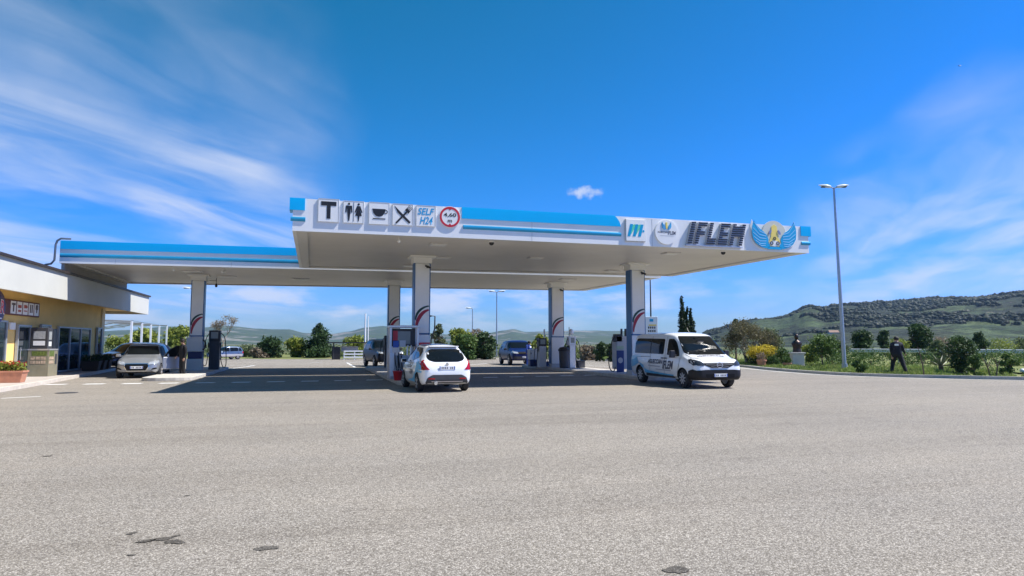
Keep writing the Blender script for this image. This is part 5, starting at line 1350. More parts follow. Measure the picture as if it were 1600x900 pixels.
# door opening: dark interior and the swung door panel (driver side = +y)
D = c.doors[(1, True)]; bl = c.bl; h = c.h
c.patch('door_opening', [(-.09, .32), (h * .42, .32), (h * .42 + .02, bl), (h * .20, c.H * .90), (-.09, c.H * .94)], 'side', BLACK, 1, .016, None, .09, .04)
for ch in list(D.children): bpy.data.objects.remove(ch)
bpy.data.objects.remove(D)
dl_ = 1.0
D = bpy.data.objects.new('door', None); COL.objects.link(D); D.parent = c.root; D.location = (h * .42, c.w * .97, 0); D.rotation_euler = (0, 0, -radians(62))
bpy.data.objects.remove(D)
mb = MB(); mb.add([(0, -.03, .32), (-dl_ * .92, -.03, .32), (-dl_ * .92, -.06, bl), (0, -.06, bl), (0, .04, .36), (-dl_ * .92, .04, .36), (-dl_ * .92, .0, bl), (0, .0, bl)], [(0, 1, 2, 3), (7, 6, 5, 4), (0, 4, 5, 1), (1, 5, 6, 2), (2, 6, 7, 3), (3, 7, 4, 0)])
D = mb.build('door', SP_, c.root, bevel=.02); D.location = (h * .42, c.w * .97, 0); D.rotation_euler = (0, 0, -radians(58))
D['label'] = 'open front door'
mb = MB(); fr = [(-.02, 0, bl), (-.30, 0, c.H * .82), (-.62, -.06, c.H * .93), (-.92, -.07, c.H * .92), (-.92, 0, bl)]; mb.tube(fr, .022, 6); mb.build('window_frame', BLACK, D, smooth=50)
mb = MB(); mb.add([(x, y - .0, z) for x, y, z in fr] + [(x, y - .008, z) for x, y, z in fr], [(0, 1, 2, 3, 4), (9, 8, 7, 6, 5), (0, 5, 6, 1), (1, 6, 7, 2), (2, 7, 8, 3), (3, 8, 9, 4), (4, 9, 5, 0)]); mb.build('side_window', CARGLASS, D)
mb = MB(); mb.box((-.45, -.075, .6), (.8, .04, .42)); mb.build('door_lining', PLASTIC, D, bevel=.02)

# ---- dark parked car behind
P = on_y(182, 579, 42.5); generic('parked_car', 'black parked car between the shop corner and the silver hatchback', 'car', mat('car_black', (.012, .008, .010), .22, 0, .1, coat=.6), (P.x + .35, 44.6, 0), -pi / 2 - .75, 4.2, 1.55, 1.78, 'hatch', .31)
# ---- dark off-roader
P = ground_point(588, 574); c = generic('off_roader', 'dark grey off-roader facing the camera behind the tall framed dispenser', 'car', mat('car_anthracite', (.012, .013, .017), .38, 0, .1, spec=.3), (P.x + .6, P.y + 2.0, 0), -pi / 2 + .15, 4.3, 1.80, 1.85, 'suv', .37)
c.patch('grille', [(-.5, .72), (.5, .72), (.5, .96), (-.5, .96)][::-1], 'front', GRILLE, 1, .012, None, .06, .03); c.plate('front', .60, 0)
for sg in (-1, 1): mb = MB(); mb.tube([(.5, sg * .6, 1.83), (-1.5, sg * .6, 1.84)], .025, 6); mb.build('roof_rail', SILVER, c.root)
# ---- blue SUV
P = ground_point(812, 571); c = generic('suv', 'dark blue SUV facing the camera behind the white service cabinet', 'car', mat('car_deep_blue', (.005, .012, .075), .3, 0, .1, spec=.35), (P.x + .5, P.y + 2.0, 0), -pi / 2 - .06, 4.4, 1.66, 1.95, 'suv', .37, 1.04)
c.patch('grille', [(-.52, .76), (.52, .76), (.50, .90), (-.50, .90)][::-1], 'front', GRILLE, 1, .012, None, .06, .03); c.patch('bumper', [(-.8, .42), (.8, .42), (.82, .6), (-.82, .6)][::-1], 'front', PLASTIC, 1, .014, None, .06, .04); c.plate('front', .55, 0)
# ---- far silver blue estate
P = ground_point(350, 562); c = generic('estate_car', 'silver and blue off-road estate parked in the sun far behind the canopies', 'car', mat('car_silver_blue', (.09, .13, .20), .25, .3, .2, 1, coat=.5), (P.x, P.y + .8, 0), -pi / 2 - .95, 4.3, 1.72, 1.8, 'suv', .36, .72)
c.patch('lower_cladding', [(-1.9, .40), (1.9, .40), (1.95, .72), (-1.95, .72)], 'side', SILVER, 1, .012, None, .1, .03); c.patch('grille', [(-.5, .72), (.5, .72), (.5, .96), (-.5, .96)][::-1], 'front', GRILLE, 1, .012, None, .06, .03)


# ------------------------------------------------------------------ people
def person(label, loc, rz, J, cloth, hair, scale=1., skin=SKIN, bulk=1.):
    """J: joints dict in metres; one continuous skinned body, coloured clothing by region"""
    V = []; E = []; R = []; reg = []

    def add(p, r, par=None, rg=0):
        V.append(p); R.append(r); reg.append(rg)
        if par is not None: E.append((par, len(V) - 1))
        return len(V) - 1
    pel = add(J['pelvis'], .165); waist = add(J['waist'], .165, pel); chest = add(J['chest'], .19, waist); nb = add(J['neckb'], .085, chest); neck = add(J['neck'], .055, nb); hd = add(J['head'], .098, neck); tp_ = add(J['top'], .075, hd)
    for s_ in ('l', 'r'):
        sh = add(J[s_ + 'sh'], .08, nb); el = add(J[s_ + 'el'], .062, sh); wr = add(J[s_ + 'wr'], .034, el); hp = Vector(J[s_ + 'wr']) + (Vector(J[s_ + 'wr']) - Vector(J[s_ + 'el'])).normalized() * .08
        pa = add(tuple(hp), .034, wr); dr = (Vector(J[s_ + 'wr']) - Vector(J[s_ + 'el'])).normalized(); sd = dr.orthogonal().normalized()
        for k in range(4):
            o_ = sd * (k - 1.5) * .02; a = add(tuple(hp + dr * .05 + o_), .010, pa); add(tuple(hp + dr * (.085 - .006 * abs(k - 1.3)) + o_ + dr.cross(sd) * .02), .008, a)
        a = add(tuple(hp + sd * .045 + dr * .005), .011, pa); add(tuple(hp + sd * .06 + dr * .035), .009, a)
        hi = add(J[s_ + 'hip'], .115, pel); kn = add(J[s_ + 'kn'], .085, hi); an = add(J[s_ + 'an'], .066, kn); he = add(J[s_ + 'he'], .042, an); add(J[s_ + 'toe'], .035, he)
    me = bpy.data.meshes.new('p'); me.from_pydata(V, E, []); o = bpy.data.objects.new('p', me); COL.objects.link(o)
    sk = o.modifiers.new('s', 'SKIN'); su = o.modifiers.new('u', 'SUBSURF'); su.levels = 1; su.render_levels = 1
    if not me.skin_vertices:
        bm = bmesh.new(); bm.from_mesh(me); bm.verts.layers.skin.verify(); bm.to_mesh(me); bm.free()
    sv = me.skin_vertices[0].data
    for i, r in enumerate(R): sv[i].radius = (r * (bulk if r > .045 and i not in (4, 5, 6) else 1),) * 2
    sv[0].use_root = True; sk.use_smooth_shade = True
    dg = bpy.context.evaluated_depsgraph_get(); dg.update(); m2 = bpy.data.meshes.new_from_object(o.evaluated_get(dg)); bpy.data.objects.remove(o)
    m2.materials.clear()
    for m_ in (skin, cloth[0], cloth[1], BLACK): m2.materials.append(m_)
    nk = J['neck'][2] - .02; wrs = [Vector(J['lwr']), Vector(J['rwr'])]; els = [Vector(J['lel']), Vector(J['rel'])]
    hipz = J['pelvis'][2] - .02
    for p in m2.polygons:
        c_ = p.center; mi = 1
        if c_.z > nk and (c_ - Vector(J['head'])).length < .3: mi = 0
        elif c_.z < .09: mi = 3
        elif any((c_ - w_).dot((w_ - e_).normalized()) > .01 and (c_ - w_).length < .20 and abs(c_.x) > abs(w_.x) - .06 and c_.z > .68 for w_, e_ in zip(wrs, els)): mi = 0
        elif c_.z < hipz and abs(c_.x) < .38: mi = 2
        if mi == 2 and any((c_ - (w_ + e_) / 2).length < .17 for w_, e_ in zip(wrs, els)): mi = 1
        p.material_index = mi; p.use_smooth = True
    root = thing('person', label, 'person', loc, rz); root.scale = (scale,) * 3
    b_ = finish('body', m2, root)
    H_ = Vector(J['head']); mb = MB(); f = J.get('face', (0, -1, 0)); F_ = Vector(f); Rr = Vector((F_.y, -F_.x, 0)) * -1
    mb.add([(H_ + Vector((x, y, z)) - F_ * .018 + Vector((0, 0, .03))) for x, y, z in [(.112 * sin(t) * cos(a), .118 * sin(t) * sin(a), .115 * cos(t)) for t in [pi * i / 12 for i in range(9)] for a in [2 * pi * k / 18 for k in range(18)]]],
           [(i * 18 + k, i * 18 + (k + 1) % 18, (i + 1) * 18 + (k + 1) % 18, (i + 1) * 18 + k) for i in range(8) for k in range(18)])
    mb.build('hair', hair, root, smooth=70)
    # face: eyes, nose, mouth, ears
    for sg in (-1, 1):
        m1 = MB(); q_ = H_ + F_ * .088 + Rr * sg * .034 + Vector((0, 0, -.005)); m1.lathe([(.004, -.009), (.012, 0), (.004, .009)], 8, Matrix.Translation(q_)); m1.build('eye', BLACK, root)
        m1 = MB(); q_ = H_ + Rr * sg * .093 + Vector((0, 0, -.02)); m1.lathe([(.008, -.03), (.018, 0), (.010, .03)], 8, Matrix.Translation(q_)); m1.build('ear', skin, root)
    m1 = MB(); m1.add([H_ + F_ * .09 + Vector((0, 0, 0)), H_ + F_ * .115 + Vector((0, 0, -.038)), H_ + F_ * .088 + Rr * .016 + Vector((0, 0, -.042)), H_ + F_ * .088 - Rr * .016 + Vector((0, 0, -.042))], [(0, 1, 2), (0, 3, 1), (1, 3, 2), (0, 2, 3)]); m1.build('nose', skin, root)
    m1 = MB(); q_ = H_ + F_ * .083 + Vector((0, 0, -.066)); m1.add([q_ + Rr * .024, q_ - Rr * .024, q_ - Rr * .02 + Vector((0, 0, -.008)) + F_ * .002, q_ + Rr * .02 + Vector((0, 0, -.008)) + F_ * .002], [(0, 1, 2, 3)]); m1.build('mouth', mat('lips', (.25, .07, .06), .6), root)
    return root


HAIR = mat('dark_hair', (.015, .011, .010), .7, 0, .2, 20)
NV = mat('navy_cloth', (.008, .009, .022), .85, 0, .15, 12); NV2 = mat('dark_trousers', (.012, .012, .018), .85, 0, .15, 12); BL2 = mat('royal_blue_cloth', (.02, .06, .30), .8, 0, .1, 12); BK = mat('black_cloth', (.008, .008, .010), .85, 0, .15, 12)
# striding away from the camera, legs apart
stride = dict(pelvis=(0, 0, .93), waist=(.0, 0, 1.08), chest=(0, .0, 1.28), neckb=(0, 0, 1.44), neck=(0, .0, 1.52), head=(0, .02, 1.63), top=(0, .02, 1.70), face=(0, 1, 0),
              lsh=(-.19, 0, 1.39), lel=(-.24, -.06, 1.12), lwr=(-.22, .06, .90), rsh=(.19, 0, 1.39), rel=(.26, .08, 1.14), rwr=(.34, .24, .95),
              lhip=(-.10, 0, .88), lkn=(-.18, .16, .50), lan=(-.24, .08, .10), lhe=(-.24, .08, .045), ltoe=(-.26, .25, .035), rhip=(.10, 0, .88), rkn=(.22, -.02, .50), ran=(.34, -.14, .10), rhe=(.34, -.16, .045), rtoe=(.36, .0, .035))
P = ground_point(1403, 585.5); pr = person('person in dark clothes with a white mark on the back, striding across the grass verge', (P.x, P.y, .07), -.80, stride, (NV, NV2), HAIR, 1.01, SKIN, 1.28)
mb = MB(); mb.box((-.0, -.245, 1.36), (.17, .012, .08)); mb.build('back_print', SIGNBOX, pr, bevel=.01)
stand = dict(pelvis=(0, 0, .93), waist=(0, 0, 1.08), chest=(0, 0, 1.28), neckb=(0, -.01, 1.44), neck=(0, -.02, 1.52), head=(0, -.04, 1.63), top=(0, -.03, 1.70), face=(0, -1, 0),
             lsh=(-.18, 0, 1.40), lel=(-.24, -.02, 1.13), lwr=(-.20, -.16, .96), rsh=(.18, 0, 1.40), rel=(.23, .02, 1.13), rwr=(.24, -.06, .88),
             lhip=(-.09, 0, .88), lkn=(-.11, -.02, .50), lan=(-.12, .02, .10), lhe=(-.12, .04, .045), ltoe=(-.13, -.12, .035), rhip=(.09, 0, .88), rkn=(.10, -.01, .50), ran=(.11, .03, .10), rhe=(.11, .04, .045), rtoe=(.12, -.12, .035))
P = ground_point(285, 588.5); person('person in black standing behind the open door of the silver hatchback', (P.x, P.y - .1, 0), -.9, stand, (BK, BK), HAIR, .98)
P = on_y(824, 570, 42.0); pr = person('attendant in a bright blue jacket leaning beside the blue SUV', (P.x + .25, 42.6, 0), .7, dict(stand, head=(0, -.12, 1.58), top=(0, -.13, 1.65), neck=(0, -.08, 1.50)), (BL2, BL2), HAIR, .98)
mb = MB(); mb.box((.02, -.196, 1.3), (.2, .012, .1)); mb.build('chest_print', SIGNBOX, pr, bevel=.01)


# ------------------------------------------------------------------ street lamps, sign, fence, shelter
def lamp(P, h, label, heads=2, r=.09, spread=.55, tilt=0., mt=STEEL, rz=0.):
    t = thing('street_lamp', label, 'street lamp', P, rz, 'street lamps around the forecourt')
    mb = MB(); mb.tube([(0, 0, 0), (tilt * .35 * h, 0, h * .35), (tilt * h, 0, h)], [r, r * .9, r * .55], 12); mb.build('pole', mt, t, smooth=50)
    mb = MB(); mb.tube([(0, 0, 0), (0, 0, .35)], r * 1.35, 12); mb.build('base_sleeve', mt, t, smooth=50)
    for k in range(heads):
        sg = -1 if k == 0 else 1; hx = tilt * h
        mb = MB(); mb.tube([(hx, 0, h - .05), (hx + sg * spread * .4, 0, h + .07)], .035, 8); mb.build('arm', mt, t)
        mb = MB(); mb.add([(hx + sg * (spread * .35 + a * spread * 1.35), b * .15 * sin(pi * min(1, a * .8 + .18)), h + .06 + a * .10 + c_ * .09 * sin(pi * min(1, a * .75 + .25))) for a in [i / 8 for i in range(9)] for b, c_ in [(cos(2 * pi * q / 10), sin(2 * pi * q / 10)) for q in range(10)]],
                          [(i * 10 + q, i * 10 + (q + 1) % 10, (i + 1) * 10 + (q + 1) % 10, (i + 1) * 10 + q) for i in range(8) for q in range(10)] + [tuple(range(10)), tuple(range(80, 90))])
        hd = mb.build('lamp_head', WHITE, t, smooth=60)
        mb = MB(); mb.box((hx + sg * spread * 1.0, 0, h + .045), (spread * .7, .2, .05)); mb.build('lens', PLASTIC, hd, bevel=.01)
    return t


P = ground_point(1320, 579.5); lamp((P.x, P.y, .05), 10.25, 'tall double-headed street lamp leaning slightly on the grass verge, right of the canopy', 2, .11, .52, -.018, STEEL, -YAW)
for u, D, vt, lab, hd, mt_ in ((1018, 60, 434, 'street lamp pole with one arm behind the front right pillar', 1, PLASTIC), (776, 72, 456, 'thin double-headed lamp pole just left of the blue SUV', 2, STEEL), (296, 66, 451, 'thin lamp pole immediately left of the leftmost pillar', 1, STEEL), (738, 84, 482, 'faint distant lamp pole behind the dark hedge', 1, STEEL)):
    B_ = at_depth(u, 555, D); zt = at_depth(u, vt, D).z; lamp((B_.x, B_.y, -.02), zt, lab, hd, .09, .6, 0, mt_, -YAW)
for u, lab in ((570, 'white flagpole left of the off-roader, the taller of two'), (574.5, 'thin white flagpole just right of the taller one')):
    B_ = at_depth(u, 555, 64); zt = at_depth(u, 490 if u < 572 else 494, 64).z; mb = MB(); mb.tube([(B_.x, B_.y, -.02), (B_.x, B_.y, zt)], [.13, .07] if u < 572 else [.06, .04], 8); tag(mb.build('flagpole', WHITE, smooth=50), lab, 'flagpole')
t = thing('hooked_post', 'black post with a hooked arm just right of the front left pillar', 'post', at_depth(676, 555, 46) * 1.0); t.location.z = 0
mb = MB(); zt = at_depth(676, 494, 46).z; mb.tube([(-.12, 0, 0), (-.12, 0, zt - 1.6), (.12, 0, zt - .9), (.14, 0, zt), (-.3, 0, zt + .03)], .05, 8); mb.build('post', BLACK, t, smooth=50)
mb = MB(); mb.box((-.3, 0, zt + .0), (.35, .16, .1)); mb.build('lamp_head', BLACK, t)
# price totem
B_ = at_depth(1018, 540, 52); z0 = at_depth(1018, 528, 52).z; z1 = at_depth(1018, 495, 52).z; t = thing('price_totem', 'white fuel price sign with yellow and dark rows behind the van', 'price sign', (B_.x, B_.y, 0), -YAW)
mb = MB(); mb.box((0, 0, (z1 + .3) / 2), (1.0, .2, z1 - .3)); mb.build('board', SIGNBOX, t, bevel=.02)
for sg in (-.35, .35): mb = MB(); mb.tube([(sg, 0, -.02), (sg, 0, .5)], .05, 8); mb.build('leg', STEEL, t)
mb = MB(); mb.box((0, -.105, z1 - .28), (.3, .02, .22)); mb.build('logo', MB1, t)
mb = MB(); mb.box((.08, -.105, z1 - .66), (.6, .02, .10)); mb.build('yellow_row', YEL, t)
mb = MB()
for r_ in range(3):
    for k in range(4): mb.box((-.22 + k * .16, -.105, z1 - .85 - r_ * .27), (.1, .02, .16))
mb.build('price_digits', BLACK, t)
# shelter and white fence at the back
A_ = ground_point(546, 562); t = thing('open_shelter', 'low open shelter with flat dark roof beyond the canopies', 'shelter', (A_.x, A_.y + 1.2, 0))
mb = MB(); mb.box((-.1, 0, 1.60), (3.9, 1.6, .10)); mb.build('roof', BLACK, t)
for x in (-1.45, 1.6):
    for y in (-.6, .6): mb = MB(); mb.tube([(x, y, 0), (x, y, 1.55)], .035, 6); mb.build('post', PLASTIC, t)
mb = MB(); mb.box((-1.2, -.3, .6), (.75, .6, 1.2)); mb.build('panel', BLACK, t)
mb = MB(); mb.box((.1, .5, 1.0), (1.6, .05, .5)); mb.build('back_board', LGREY, t)
t = thing('white_fence', 'short white rail fence in front of the open shelter', 'fence', (A_.x + .45, A_.y - .2, 0))
for x in (-.95, -.0, .95): mb = MB(); mb.box((x, 0, .42), (.1, .1, .86)); mb.build('post', WHITE, t)
for z in (.24, .52, .80): mb = MB(); mb.box((0, -.06, z), (2.0, .04, .12)); mb.build('rail', WHITE, t)

# white steel carport frame by the shop
t = thing('carport_frame', 'open white steel carport frame behind the shop', 'pergola', (-17, 62, 0)); base = Vector((-17, 62, 0))
mpos = [((206, 502), 60), ((222, 505), 65), ((236, 507), 70), ((249, 509), 76), ((261, 509), 82)]
tops = []
for (u, v), D in mpos:
    Pt = at_depth(u, v, D); tops.append(Pt); mb = MB(); mb.box((Pt.x - base.x, Pt.y - base.y, Pt.z / 2), (.16, .16, Pt.z)); mb.build('post', WHITE, t)
bk = []
for Pt in tops:
    Q = Pt + Vector((-7, 0, -.45)); bk.append(Q); M_ = Pt + Vector((-3.5, 0, .12)); mb = MB(); mb.tube([Pt - base, M_ - base, Q - base], .07, 6); mb.build('rafter', STEEL, t); mb = MB(); mb.tube([(Q.x - base.x, Q.y - base.y, 0), Q - base], .06, 6); mb.build('post', STEEL, t)
for f_ in (0, .33, .66, 1):
    pa = [(a + (b_ - a) * f_) - base + Vector((0, 0, .08)) for a, b_ in zip(tops, bk)]; mb = MB(); mb.tube(pa, .04, 6); mb.build('purlin', STEEL, t)

# guard rail
def guardrail(path, label, hgt=.62, post_every=4.):
    t = thing('guardrail', label, 'guardrail', (path[0][0], path[0][1], 0)); o_ = Vector((path[0][0], path[0][1], 0)); prof = [(-.155, 0), (-.12, .04), (-.07, .045), (-.03, 0), (.03, 0), (.07, .045), (.12, .04), (.155, 0)]
    vs = []; m = len(prof)
    for i, p in enumerate(path):
        a = Vector(path[max(0, i - 1)]); b_ = Vector(path[min(len(path) - 1, i + 1)]); tt = (b_ - a).normalized(); n = Vector((-tt.y, tt.x))
        if n.dot(Vector(p)) > 0: n = -n
        for z, q_ in prof: vs.append((p[0] + n.x * q_ - o_.x, p[1] + n.y * q_ - o_.y, hgt + z))
        for z, q_ in prof[::-1]: vs.append((p[0] + n.x * (q_ - .012) - o_.x, p[1] + n.y * (q_ - .012) - o_.y, hgt + z))
    M2 = 2 * m; fs = []
    for i in range(len(path) - 1):
        for k in range(M2): fs.append((i * M2 + k, i * M2 + (k + 1) % M2, (i + 1) * M2 + (k + 1) % M2, (i + 1) * M2 + k))
    mb = MB(); mb.add(vs, fs); mb.build('beam', mat('rail_zinc', (.55, .56, .56), .45, .3, .1, 4), t, smooth=30)
    for i in range(len(path) - 1):
        a, b_ = Vector(path[i]), Vector(path[i + 1]); n = max(1, int((b_ - a).length / post_every))
        for k in range(n): q_ = a.lerp(b_, k / n); mb = MB(); mb.box((q_.x - o_.x, q_.y - o_.y + .09, (hgt + .1) / 2), (.1, .06, hgt + .1)); mb.build('post', STEEL, t)


guardrail([(26, 72), (33, 70), (40, 67)], 'guardrail beyond the right end of the forecourt, seen between pillars', .75)
guardrail([(39.5, 45), (43, 40), (46, 35.5), (49, 30), (50, 22)], 'long steel guardrail along the road behind the grass verge on the right', .95)
# road behind the rail
strip([(30, 90), (42, 68), (47, 47), (53, 36), (58, 20)], 0, 7, -.02, .02, 'road', ground_material('road_asphalt', 'verge') if False else mat('far_road', (.20, .20, .19), .85, 0, .1, .6))


# ------------------------------------------------------------------ vegetation
def rn(k): return random.Random(k)


def tree(name, label, cat, P, h, w, mt, n=2600, leaf=.12, trunk_h=.3, seed=1, bark=BARK, group=None, shape='round', base=.2, nclump=16, scale=1., lean=0.):
    t = thing(name, label, cat, P, 0, group); rnd = rn(seed); ends = []
    mb = MB(); branches(mb, Vector((0, 0, -.1)), Vector((lean, 0, 1)).normalized(), h * trunk_h + .1, max(.05, h * .028), 2, rnd, ends, .75, 7, 4, .3); mb.build('trunk', bark, t)
    cl = []
    for k in range(nclump):
        a = rnd.uniform(0, 2 * pi); f = (k + .5) / nclump; z = h * (base + (1 - base) * (f ** .9))
        if shape == 'round': rr = w / 2 * sqrt(max(.05, 1 - (2 * f - .85) ** 2 * .9)) * .72
        elif shape == 'cone': rr = w / 2 * (1 - f) ** .8 * .85
        elif shape == 'column': rr = w / 2 * (.5 + .5 * sin(pi * min(1, f + .2))) * .5
        else: rr = w / 2 * .8
        q = rnd.uniform(.25, 1) * rr; s_ = rnd.uniform(.10, .30) * w * (1.0 if shape != 'cone' else 1.1 - .7 * f)
        zc = min(z, h - s_ * .6); cl.append(((q * cos(a) + lean * z, q * sin(a), zc), (s_, s_, s_ * rnd.uniform(.55, .85))))
    clump_leaves('crown', cl, n, leaf, mt, t, seed=seed); return t


def at_base(u, v, D=None):
    return ground_point(u, v) if D is None else Vector((*at_depth(u, v, D).xy, 0))


BG = 'trees and bushes beyond the back of the forecourt'
def bgtree(u0, u1, vtop, D, mt, label, name='bush', cat='bush', shape='round', n=2600, leaf=.16, seed=1, base=.05, trunk_h=.3, nclump=18, bark=BARK):
    P = at_depth((u0 + u1) / 2, 555, D); P.z = -.05; h = at_depth((u0 + u1) / 2, vtop, D).z + .05; w = (u1 - u0) / FPX * D
    return tree(name, label, cat, P, h, w, mt, n, leaf, trunk_h, seed, bark, BG, shape, base, nclump)


bgtree(398, 447, 528, 70, L_DARK, 'dark green rounded bush right of the far parked estate', seed=3)
bgtree(440, 478, 529, 73, L_YG, 'yellow-green bush between the dark bush and the tall pine', seed=4)
bgtree(468, 528, 506, 72, L_PINE, 'tall dark pine standing in the middle of the back edge', 'pine_tree', 'tree', 'cone', 4200, .15, 5, .05, .3, 30)
bgtree(536, 574, 526, 78, L_YG, 'pale yellow-green bush behind the open shelter', seed=6)
bgtree(668, 702, 507, 64, L_OLIVE, 'pointed grey-green conifer right of the front left pillar', 'conifer', 'tree', 'cone', 2600, .15, 7, .0, .3, 22)
bgtree(694, 738, 515, 74, L_YG, 'loose yellow-green bush behind the white hatchback roof', seed=8)
bgtree(708, 752, 524, 62, L_MID, 'brownish green hedge bush above the white hatchback', seed=9)
bgtree(738, 775, 520, 63, L_DARK, 'dark hedge bush left of the thin double-headed lamp', seed=10)
bgtree(725, 762, 515, 80, L_TAN, 'bare greyish bush rising behind the hedge', seed=11, n=1200)
bgtree(828, 858, 524, 66, L_YG, 'light green bush left of the rear right pillar', seed=12)
bgtree(880, 906, 531, 72, L_YG, 'small yellow-green bush right of the rear right pillar', seed=13)
bgtree(905, 935, 541, 60, L_TAN, 'low tan shrub on the verge beyond the slim dispenser', seed=14, n=900)
bgtree(926, 950, 536, 57, L_DARK, 'small dark tree beyond the slim dispenser, left of its twin', seed=15, n=1200, leaf=.12)
bgtree(946, 966, 538, 55, L_DARK, 'smaller dark shrub just left of the blue-doored dispenser', seed=16, n=1100, leaf=.12)
bgtree(198, 246, 515, 90, L_YG, 'large yellow-green tree behind the carport posts', seed=17, leaf=.2)
bgtree(160, 200, 528, 92, L_YG, 'yellow-green tree behind the carport next to the shop corner', seed=18, leaf=.2)
bgtree(254, 306, 511, 88, L_YG, 'broad yellow-green tree left of the leftmost pillar', seed=19, leaf=.2)
bgtree(364, 402, 540, 74, L_OLIVE, 'low olive shrub behind the far parked estate', seed=20, n=1500)
bgtree(385, 420, 545, 69, L_TAN, 'dry tan scrub at the back edge beside the dark bush', seed=21, n=1300)
bgtree(478, 520, 544, 70, L_DARK, 'low dark scrub at the foot of the tall pine', seed=22, n=1500)
# bare tree
P = at_depth(348, 555, 78); P.z = 0; t = thing('bare_tree', 'nearly bare pale tree right of the leftmost pillar', 'tree', P); mb = MB(); ends = []
branches(mb, Vector((0, 0, 0)), Vector((0, 0, 1)), 1.5, .12, 4, rn(31), ends, .42, 5, 3, .3); mb.build('trunk', BARKP, t)
clump_leaves('crown', [((e.x, e.y, e.z), (.4, .4, .4)) for e in ends[::2]], 1500, .07, L_TAN, t, seed=31, shell=0)

VG = 'trees and shrubs on the right hand verge'
def vtree(u, vb, D, vtop, wpx, mt, label, name, cat, shape='round', n=2600, leaf=.08, seed=1, base=.15, trunk_h=.28, nclump=18, bark=BARK, lean=0.):
    P = at_depth(u, vb, D); P.z = .03; h = at_depth(u, vtop, D).z; w = wpx / FPX * D
    return tree(name, label, cat, P, h, w, mt, n, leaf, trunk_h, seed, bark, VG, shape, base, nclump, 1., lean)


# three cypresses
for i, (u, vt, wp, lab) in enumerate(((1067, 465, 9, 'tallest and leftmost of the three dark cypresses behind the van'), (1074, 482, 7, 'middle one of the three dark cypresses behind the van'), (1081, 484, 8, 'rightmost of the three dark cypresses behind the van'))):
    D = 58 + i; P = at_depth(u, 555, D); P.z = 0; h = at_depth(u, vt, D).z; w = wp / FPX * D; t = thing('cypress_tree', lab, 'tree', P, 0, 'three cypresses behind the van'); mb = MB(); mb.tube([(0, 0, 0), (0, 0, h * .8)], [.1, .03], 6); mb.build('trunk', BARK, t)
    cl = [((random.gauss(0, .06), random.gauss(0, .06), h * (f + .5) / 12), (w * .85 * (1 - .85 * (f / 12) ** 1.6), w * .85 * (1 - .85 * (f / 12) ** 1.6), h / 12)) for f in range(12)]
    clump_leaves('crown', cl, 3600, .13, L_CYP, t, seed=40 + i, shell=.3, aspect=.35)
# bare blossoming tree behind the pots
P = at_depth(1166, 565, 46); P.z = .03; t = thing('shrub_tree', 'wide half-bare tree with tangled pale branches behind the yellow bush', 'tree', P, 0, VG); t.scale = (1.12, 1.12, 1.08); mb = MB(); ends = []
for k in range(4):
    a = k * 1.6; branches(mb, Vector((0, 0, .2)), Vector((.55 * cos(a) + .25, .45 * sin(a), .8)).normalized(), .78, .055, 4, rn(50 + k), ends, .62, 4, 3, .12)
mb.tube([(0, 0, 0), (0, 0, .4)], .09, 7); mb.build('trunk', BARKP, t)
ends = [e for e in ends if e.z < 3.4]
clump_leaves('crown', [((e.x, e.y, e.z), (.36, .36, .30)) for e in ends[::2]], 9000, .05, leaf_mat('brown_olive', (.05, .05, .025), (.20, .18, .09)), t, seed=51, shell=0)
vtree(1150, 560, 50, 500, 30, L_DARK, 'dark spiky evergreen top rising behind the half-bare tree', 'evergreen_tree', 'tree', 'cone', 1400, .10, 52, .4, .4, 12)
vtree(1205, 560, 47, 515, 46, L_OLIVE, 'grey-green leafy tree between the half-bare tree and the bust', 'leafy_tree', 'tree', 'round', 2600, .08, 53, .2)
vtree(1190, 570, 45.5, 545, 60, L_DARK, 'low dark undergrowth behind the yellow bush', 'undergrowth', 'shrub', 'round', 3000, .07, 54, .05, .15, 22)
fb = vtree(1195, 570, 44, 541, 48, L_YFL, 'rounded bush covered in bright yellow flowers', 'flowering_bush', 'bush', 'round', 3400, .055, 55, .5, .3, 26)
clump_leaves('lower_foliage', [((.7 * cos(k * 2.4) * (k % 3) / 2.4, .6 * sin(k * 2.4) * (k % 3) / 2.4, .25 + .08 * (k % 4)), (.42, .42, .34)) for k in range(14)], 2200, .06, L_MID, fb, seed=56)
# clipped ball
P = at_depth(1208, 571, 43); P.z = .03; t = thing('ball_shrub', 'clipped ball-shaped dark green shrub right of the terracotta pot', 'shrub', (P.x, P.y, 0), 0, VG); mb = MB(); mb.tube([(0, 0, 0), (0, 0, .3)], .05, 6); mb.build('trunk', BARK, t)
clump_leaves('crown', [((0, 0, .36), (.34, .34, .32))], 1500, .04, L_MID, t, seed=57, shell=.75)
vtree(1226, 572, 44, 545, 30, L_MID, 'leafy shrub between the clipped ball and the bust pedestal', 'leafy_shrub', 'shrub', 'round', 1800, .06, 58, .05, .2, 14)
def pot(P, r, h, label, leafm, n, ph, seed):
    t = thing('flower_pot', label, 'flower pot', P); mb = MB(); mb.lathe([(r * .7, 0), (r * .92, h * .8), (r * 1.05, h * .82), (r * 1.05, h), (r * .9, h), (r * .85, h * .9)], 24); mb.build('pot', TERRA, t, smooth=40)
    if leafm: pl_ = clump_leaves('plant', [((0, 0, h + ph * .4), (r, r, ph * .6))], n, .05, leafm, t, seed=seed); pl_['kind'] = 'stuff'
P = at_depth(1190, 573, 42.0); pot((P.x, P.y, .03), .30, .46, 'terracotta pot in front of the yellow flowering bush', L_TAN, 300, .5, 60)
P = at_depth(1230, 576, 40.6); pot((P.x, P.y, .03), .26, .30, 'low terracotta pot left of the bust pedestal', L_MID, 400, .4, 61)
